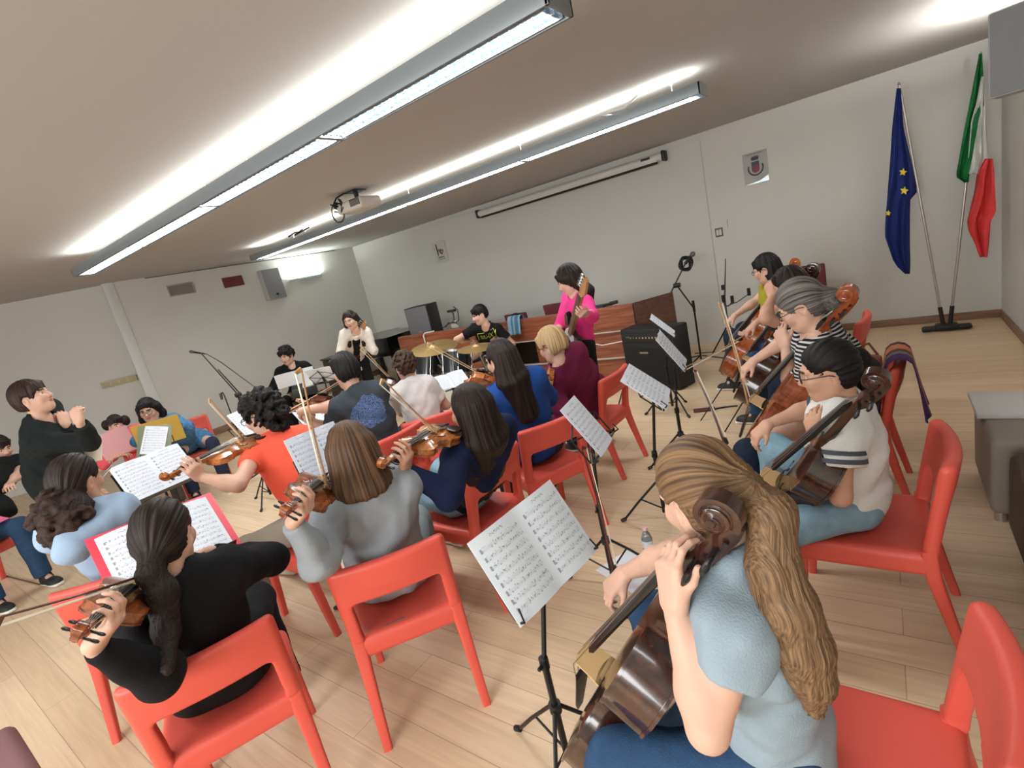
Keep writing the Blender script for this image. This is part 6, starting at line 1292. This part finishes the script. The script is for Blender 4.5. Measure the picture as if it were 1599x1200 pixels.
P.body(); P.shirt(cloth('top_blue_pattern', (56, 92, 122), .9, .7, 40), 'long', .14, 'top', 1.03); P.trousers(cloth('trousers_navy', (38, 44, 66))); P.shoes(SHB, SOLE); P.hair(HB, 'long', None, 1.06, 33, .06, length=.05, spread=.09, back=.02, side=1.05); P.glasses(GLB)
sheet('yellow folder held up by the person in the blue patterned top', fc, math.atan2(-P.f[1], -P.f[0])+PI, -.05, .0, .40, .26, 1, FOLY, .0, cat='folder', name='paper_folder', backm=FOLY)
P = Person('person in a black printed T-shirt and jeans at the left edge, holding pink paper', at(0, 700, 1.13), (.9, .2), hip=(-6.35, .38), s=1.0, look=(0, -20, 0), skin='fair')
pc = P.Hc+P.f*.30+A(0, 0, .10)
for q_, sg in (('L', -1), ('R', 1)): P.arm(q_, pc+P.r*.07*sg-P.f*.05+A(0, 0, .02), pole=P.r*sg-A(0, 0, .5), d=P.f*.8-P.r*sg*.3, n=A(0, 0, -1), curl=.3)
P.body(); P.shirt(print_mat('shirt_print_pale', (24, 24, 24), P.Hc+P.u*.30+P.sf*.14+P.r*.04-P.base, .07, (176, 184, 164), 18), 'short', .14, 't_shirt', 1.03); P.trousers(JEANS); P.shoes(SHB, SOLE); P.hair(HD, 'short', None, 1.04, 34)
PINK = mat('paper_pink', (220, 106, 142), .7); sheet('pink paper on the lap of the person at the left edge', pc+A(0, 0, .0), 0, 1.35, .3, .28, .20, 1, PINK, .0, cat='paper', name='paper_sheet', backm=PINK)
r_ = thing('padded_chair', 'edge of a padded burgundy chair with a metal frame at the bottom left corner', 'chair', (-2.62, -.18, 0), 0); S = SDF().box((0, 0, .46), (.22, .22, .04), rnd=.035); V, F = S.surf(.01); put('seat', mesh_from('seat', relax(V, F, 1), F, mat('seat_mauve', (128, 92, 92), .8), None, None), r_)
q = MB(); q.tube([A(-.2, .2, 0), A(-.2, .2, .42), A(.2, .2, .42), A(.2, .2, 0)], .012, 8); q.tube([A(-.2, -.2, 0), A(-.2, -.2, .42), A(.2, -.2, .42), A(.2, -.2, 0)], .012, 8); q.put('frame', METAL, r_)
# ---- band ----------------------------------------------------------------------
P = Person('young man with dark hair in a black shirt, seated at the keyboard', at(447, 556, 1.19), (.75, -.66), hip=(-7.35, 4.28), s=1.03, look=(-22, -14, 0), skin='fair', shw=.175)
for q_, sg in (('L', -1), ('R', 1)): P.arm(q_, P.Hc+P.f*.42+P.r*sg*.14+A(0, 0, .24), pole=P.r*sg-A(0, 0, 1), d=P.f, n=A(0, 0, -1), curl=.5)
P.body(); P.shirt(BLK, 'long', .14, 'shirt', 1.06); P.trousers(BLK); P.shoes(SHB, SOLE); P.hair(HB, 'curly', None, 1.02, 41, .05)
r_ = thing('stool', 'black stool under the pianist', 'stool', tuple(P.Hc*A(1, 1, 0))); q = MB(); q.lathe([(0, .42), (.18, .42), (.19, .44), (.18, .462), (0, .462)], 20); q.put('seat', BLACKP, r_)
for i in range(4): a = i*PI/2; q = MB(); q.tube([A(.1*math.cos(a), .1*math.sin(a), .42), A(.2*math.cos(a), .2*math.sin(a), 0)], .014, 8); q.put('leg', BLACK, r_)
def guitar(label, body, head, face, k=1.05, col=(24, 22, 24), pick=(206, 204, 200)):
    x = unit(head-body); z = unit(np.asarray(face, float)-x*(x @ face)); y = np.cross(z, x); root = thing('bass_guitar', label, 'guitar', M=frame4(body, x, y, z))
    P_ = [(-.20, .0), (-.19, .10), (-.12, .16), (-.02, .155), (.06, .12), (.12, .13), (.20, .165), (.27, .14), (.24, .10), (.17, .06), (.17, -.05), (.22, -.09), (.21, -.13), (.13, -.13), (.06, -.11), (-.02, -.14), (-.12, -.16), (-.19, -.10)]
    q = MB(); b = bmesh.new(); vs = [b.verts.new((px, py, -.04)) for px, py in P_]; f = b.faces.new(vs); e = bmesh.ops.extrude_face_region(b, geom=[f]); bmesh.ops.translate(b, vec=(0, 0, .042), verts=[v for v in e['geom'] if isinstance(v, bmesh.types.BMVert)]); bmesh.ops.bevel(b, geom=[e_ for e_ in b.edges], offset=.008, segments=2, affect='EDGES'); bmesh.ops.recalc_face_normals(b, faces=b.faces[:]); q.bm(b); q.put('guitar_body', mat('guitar_%d' % col[0], col, .2, coat=.5), root)
    q = MB(); q.prism([(-.10, .03), (-.02, .10), (.10, .08), (.16, .05), (.16, -.05), (.05, -.09), (-.06, -.08)], .003, .006); q.put('pickguard', mat('pickguard_%d' % pick[0], pick, .4), root)
    NK = wood('guitar_neck', (140, 92, 56), (186, 134, 90), .4); q = MB(); Ln = .62*k; q.box((.14+Ln/2, 0, .004), (Ln, .05, .03), bev=.008); q.put('neck', NK, root); q = MB(); q.box((.13+Ln/2, 0, .021), (Ln, .05, .006)); q.put('fingerboard', wood('guitar_board', (84, 52, 36), (112, 74, 52), .4), root)
    q = MB(); h0 = .14+Ln; q.prism([(h0, -.025), (h0+.05, -.045), (h0+.19, -.03), (h0+.20, .01), (h0+.03, .035), (h0, .025)], -.012, .008); q.put('headstock', NK, root)
    for i in range(4): q = MB(); q.tube([A(h0+.04+.04*i, .03-.004*i, 0), A(h0+.04+.04*i, .065-.004*i, 0)], .006, 6); q.tube([A(h0+.04+.04*i, .062-.004*i, 0), A(h0+.04+.04*i, .078-.004*i, 0)], [.014, .012], 8); q.put('tuning_peg', METAL, root)
    q = MB()
    for i in range(4): q.tube([A(-.13, -.02+.0133*i, .02), A(h0, -.018+.012*i, .027)], .0015, 5)
    q.put('strings', STRING, root); q = MB(); q.box((-.13, 0, .012), (.04, .07, .016)); q.put('bridge', METAL, root); q = MB(); q.box((.03, 0, .010), (.03, .07, .014)); q.put('pickup', BLACKP, root)
    return x, y, z
P = Person('girl with long dark hair in a white cardigan, standing with a guitar', at(547, 500, 1.51), (.66, -.75), hip=(-6.42, 4.72), s=.97, look=(-14, -14, 4), skin='fair', stand=True, bw=.86, shw=.145)
hb = P.Hc+P.f*.19+A(0, 0, .06)+P.r*.06; hd = reach(hb, 567, 508, .78, True); gx, gy, gz = guitar('electric guitar of the girl in the white cardigan, its neck in front of her', hb, hd, P.f, .85, (60, 34, 26), (60, 34, 26))
P.arm('L', hb+gx*.44-gz*.04-gy*.05, elbow=reach(P.sh['L'], 585, 552, .26, True), d=gz*.4+gx*.4, n=gy*.8, curl=1.0); P.arm('R', hb+gz*.08+gx*.0+P.r*.10, elbow=reach(P.sh['R'], 531, 553, .26, False), d=-P.r*.7+gx*.3-A(0, 0, .3), n=-gz, curl=.7)
P.body(); P.shirt(BLK, 'short', .04, 'top', .98, .010); P.shirt(cloth('cardigan', (214, 204, 194), .9, .05), 'long', .10, 'cardigan', 1.0, .015, ease=.012, wr=.005, front=.045); P.trousers(BLK); P.shoes(SHB, SOLE); P.hair(HD, 'long', None, 1.03, 42, None, length=.20, spread=.13, back=-.085, side=1.03); P.watch('L', BLACKP)
P = Person('boy with a dark fringe in a black T-shirt with yellow letters, seated at the drums', at(749, 492, 1.20), (.26, -.97), hip=(-4.62, 5.72), s=1.0, look=(-46, -10, 0), skin='fair', sit=.50)
P.arm('R', P.Hc+P.f*.40-P.r*-.10+A(0, 0, .26), pole=P.r-A(0, 0, .8), d=P.f*.7-P.r*.5, n=A(0, 0, -1), curl=1.0); P.arm('L', P.Hc+P.f*.34-P.r*.26+A(0, 0, .26), pole=-P.r-A(0, 0, .8), d=P.f*.8+P.r*.3, n=A(0, 0, -1), curl=1.0)
P.leg('R', P.hj['R']+P.f*.36+P.r*.22); P.leg('L', P.hj['L']+P.f*.36-P.r*.22)
P.body(); P.shirt(BLK, 'short', .12, 't_shirt', 1.04, .014); P.trousers(JEAND); P.shoes(SHB, SOLE); P.hair(HB, 'short', None, 1.06, 43, .012)
def shirt_text(P, txt, c, size, m, r, u):
    cu = bpy.data.curves.new('shirt_print', 'FONT'); cu.body = txt; cu.size = size; cu.align_x = 'CENTER'; cu.align_y = 'CENTER'; cu.extrude = .002; cu.offset = .0005
    o = bpy.data.objects.new('tmp', cu); COL.objects.link(o); bpy.context.view_layer.update(); me = bpy.data.meshes.new_from_object(o.evaluated_get(bpy.context.evaluated_depsgraph_get())); bpy.data.objects.remove(o); bpy.data.curves.remove(cu)
    n = np.cross(r, u); me.materials.clear(); me.materials.append(m)
    for v in me.vertices:
        x, y, z = v.co; v.co = tuple(c+r*x*.92+u*y*1.5+n*(z-.6*x*x)-P.base)
    return put('shirt_print', me, P.root)
LIME = mat('print_lime', (214, 226, 92), .6); tr, tu = -P.r, P.u; tn = np.cross(tr, tu); tc_ = P.hit(760, 526, 0)-tu*.01
def on_chest(p, off=.004):
    h = P.bvh.ray_cast(Vector(p+tn*.4), Vector(-tn)); return (A(*h[0])+tn*off) if h[0] is not None else p
pr = shirt_text(P, 'BRHX', tc_, .078, LIME, tr, tu)
for v in pr.data.vertices: v.co = tuple(on_chest(A(*v.co)+P.base, .005)-P.base)
q = MB()
for a, b in (((-.13, .075), (.13, .075)), ((-.13, .075), (-.13, -.07)), ((.13, .075), (.13, -.07))): q.tube([on_chest(tc_+tr*(a[0]+(b[0]-a[0])*t)+tu*(a[1]+(b[1]-a[1])*t))-P.base for t in np.linspace(0, 1, 9)], .0035, 6)
put('shirt_print_frame', q.mesh('shirt_print_frame', LIME, 60), P.root)
r_ = thing('drum_throne', 'round black stool under the drummer', 'stool', tuple(P.Hc*A(1, 1, 0))); q = MB(); q.lathe([(0, .44), (.16, .44), (.17, .47), (.15, .498), (0, .498)], 20); q.put('seat', BLACKP, r_); q = MB(); q.tube([A(0, 0, .12), A(0, 0, .44)], .016, 8); q.put('pole', METAL, r_)
for i in range(3): a = i*2.094; q = MB(); q.tube([A(0, 0, .2), A(.2*math.cos(a), .2*math.sin(a), .01)], .012, 6); q.put('leg', METAL, r_)
def stick(lab, P, q_, to):
    e, w = P.arms[q_]; g = w+P.hands[q_][0]*.07; d = unit(to-g); q = MB(); q.tube([g-d*.08, g+d*.26, g+d*.30, g+d*.32], [.0075, .0065, .004, .005], 8); o = q.put('drumstick', BOWSTICK[0]); tag(o, lab, 'drumstick', 'drumsticks of the drummer')
stick('pale drumstick in the right hand of the drummer', P, 'R', A(-4.5, 5.0, .9)); stick('pale drumstick in the left hand of the drummer, held upright', P, 'L', P.Hc+A(.2, -.3, 1.0))
P = Person('girl in a bright pink top and black trousers, standing with a bass guitar', at(889, 438, 1.515), (-.55, -.83), hip=at(905, 535, .95)[:2], s=1.0, look=(-38, -22, 0), skin='fair', stand=True, bw=.84, shw=.145)
hb = dp(889, 533, P.Hc, -.16); hd = reach(hb, 912, 446, .84, True); gx, gy, gz = guitar('black and white bass guitar of the girl in pink, its neck pointing up', hb, hd, (-.45, -.88, .1), .95)
P.arm('L', hb+gx*.50-gz*.05-gy*.05, elbow=reach(P.sh['L'], 924, 494, .25, True), d=gz*.4+gx*.5-gy*.2, n=gy*.8+gz*.2, curl=.9); P.arm('R', hb+gx*.02+gz*.07+gy*.10, pole=A(-.6, .6, -.5), d=-gy*.8-gx*.3, n=-gz, curl=.6)
P.body(); P.shirt(cloth('pink', (236, 64, 142), .8, .05), 'long', .00, 'top', .92, .010, ease=.002); P.trousers(BLK, wide=.05, short=1.0, o=.012); P.shoes(SHW, SOLE); P.hair(HD, 'long', None, 1.12, 44, .03, length=.09, spread=.10, back=.05, side=1.0)
# ---- music stands and sheets ---------------------------------------------------
SM10, SM12, SMG = sheet_mat('sheet_ten', 10, (222, 231, 238)), sheet_mat('sheet_twelve', 11, (218, 222, 232)), sheet_mat('sheet_glossy', 9, (214, 220, 232), True)
STANDS = [
 ('open music sheets nearest the camera, in front of the nearest cellist', 'black music stand nearest the camera, carrying two open pages', (-.972, 1.187, .857), -.17, .507, .04, .42, .297, 2, SM10, (-.985, 1.10), False),
 ('single tall music sheet seen at a slant, in front of the cellist in white', 'black music stand with a tall slanting sheet, behind the nearest one', (-1.218, 2.095, .926), .13, .56, .03, .21, .297, 1, SM12, None, False),
 ('pinkish edged music sheets left of the nearer orange cello', 'black music stand with pinkish edged sheets, in front of the grey haired cellist', (-1.165, 2.78, .905), .29, .85, -.03, .42, .297, 2, SM12, None, False),
 ('narrow slanting music sheet in front of the amplifier', 'black music stand in front of the amplifier, the nearer of two there', (-1.255, 3.545, .924), .29, .556, -.03, .42, .297, 2, SM12, None, False),
 ('white open music sheets behind the scroll of the orange dressed violinist', 'black music stand at left with white open sheets', (-3.94, 1.12, .968), .05, .666, -.01, .42, .297, 2, SM12, None, True),
 ('music sheets in a red folder in front of the girl in black', 'black music stand at left carrying the red folder', (-2.62, .68, .93), -.02, .82, -.10, .44, .30, 2, SM12, None, True),
 ('music sheet between the girl in orange and the girl in grey', 'black music stand between the girl in orange and the girl in grey', (-2.48, 1.43, 1.04), .19, .31, -.08, .345, .244, 2, SMG, None, False),
 ('shiny music sheet left of the boy in the dark T-shirt', 'black music stand left of the boy in the dark T-shirt', (-4.50, 2.70, .795), .03, .83, -.06, .42, .297, 2, SMG, None, False),
 ('music sheet right of the boy in white, in front of the drums', 'black music stand right of the boy in white', (-3.36, 3.42, .83), -.60, 1.14, .03, .34, .24, 2, SM12, None, False),
 ('small music sheet behind the face of the girl in orange', 'black music stand behind the face of the girl in orange', tuple(at(384, 660, .85)), .14, .69, 0, .21, .297, 1, SM12, None, False),
]
for lab, slab, c, yaw, tilt, roll, w, h, pg, m, base, solid in STANDS:
    c = A(*c); sheet(lab, c, yaw, tilt, roll, w, h, pg, m, .012); music_stand(slab, c, yaw, tilt, min(.26, h*.9), min(w*1.04, .46) if w > .3 else .40, base, None, solid, roll)
# red folder behind the sheets
r, up, n = page_axes(-.02, .82, -.10); q = MB(); c = A(-2.62, .68, .93)-n*.004; q.box((0, 0, 0), (.50, .335, .004), 0, np.column_stack([r, up, n]), .001); o_ = q.put('ring_folder', mat('folder_red', (226, 62, 82), .45)); o_.location = tuple(c); tag(o_, 'open red folder carrying music, in front of the girl in black', 'folder')
# stand of the farthest cellist, seen from behind the nearer one, and the band's stands
c = aty(1034, 508, 4.75); sheet('music sheets behind dark bars in front of the amplifier top', c, .35, .75, -.05, .40, .28, 2, SM12, .012); music_stand('black music stand in front of the amplifier, the farther of two there', c, .35, .75, .26, .44, None, None, False)
c = A(-6.45, 3.72, .93); sheet('wide pale music pages standing on the keyboard, in front of the pianist', c, 2.55, .25, 0, .50, .20, 2, SM12, .006)
c = A(-6.05, 3.86, .90); sheet('music sheets on a wire stand, right of the keyboard', c, 1.95, .62, .0, .40, .26, 2, SM12, .01); music_stand('wire music stand seen from behind, right of the keyboard', c, 1.95, .62, .26, .42)
c = at(241, 688, .95); sheet('long narrow music sheet leaning on the green folder, in front of the yellow folder', c, -.35, .55, -.42, .18, .27, 1, SM12, .004); r, up, n = page_axes(-.35, .55, -.30); q = MB(); q.box((0, 0, 0), (.26, .30, .006), 0, np.column_stack([r, up, n]), .002); o_ = q.put('paper_folder', FOLG); o_.location = tuple(c-n*.008); tag(o_, 'green grey folder behind the long narrow music sheet', 'folder'); music_stand('black music stand carrying the green folder, in front of the seated children', c-n*.012, -.35, .55, .24, .30)
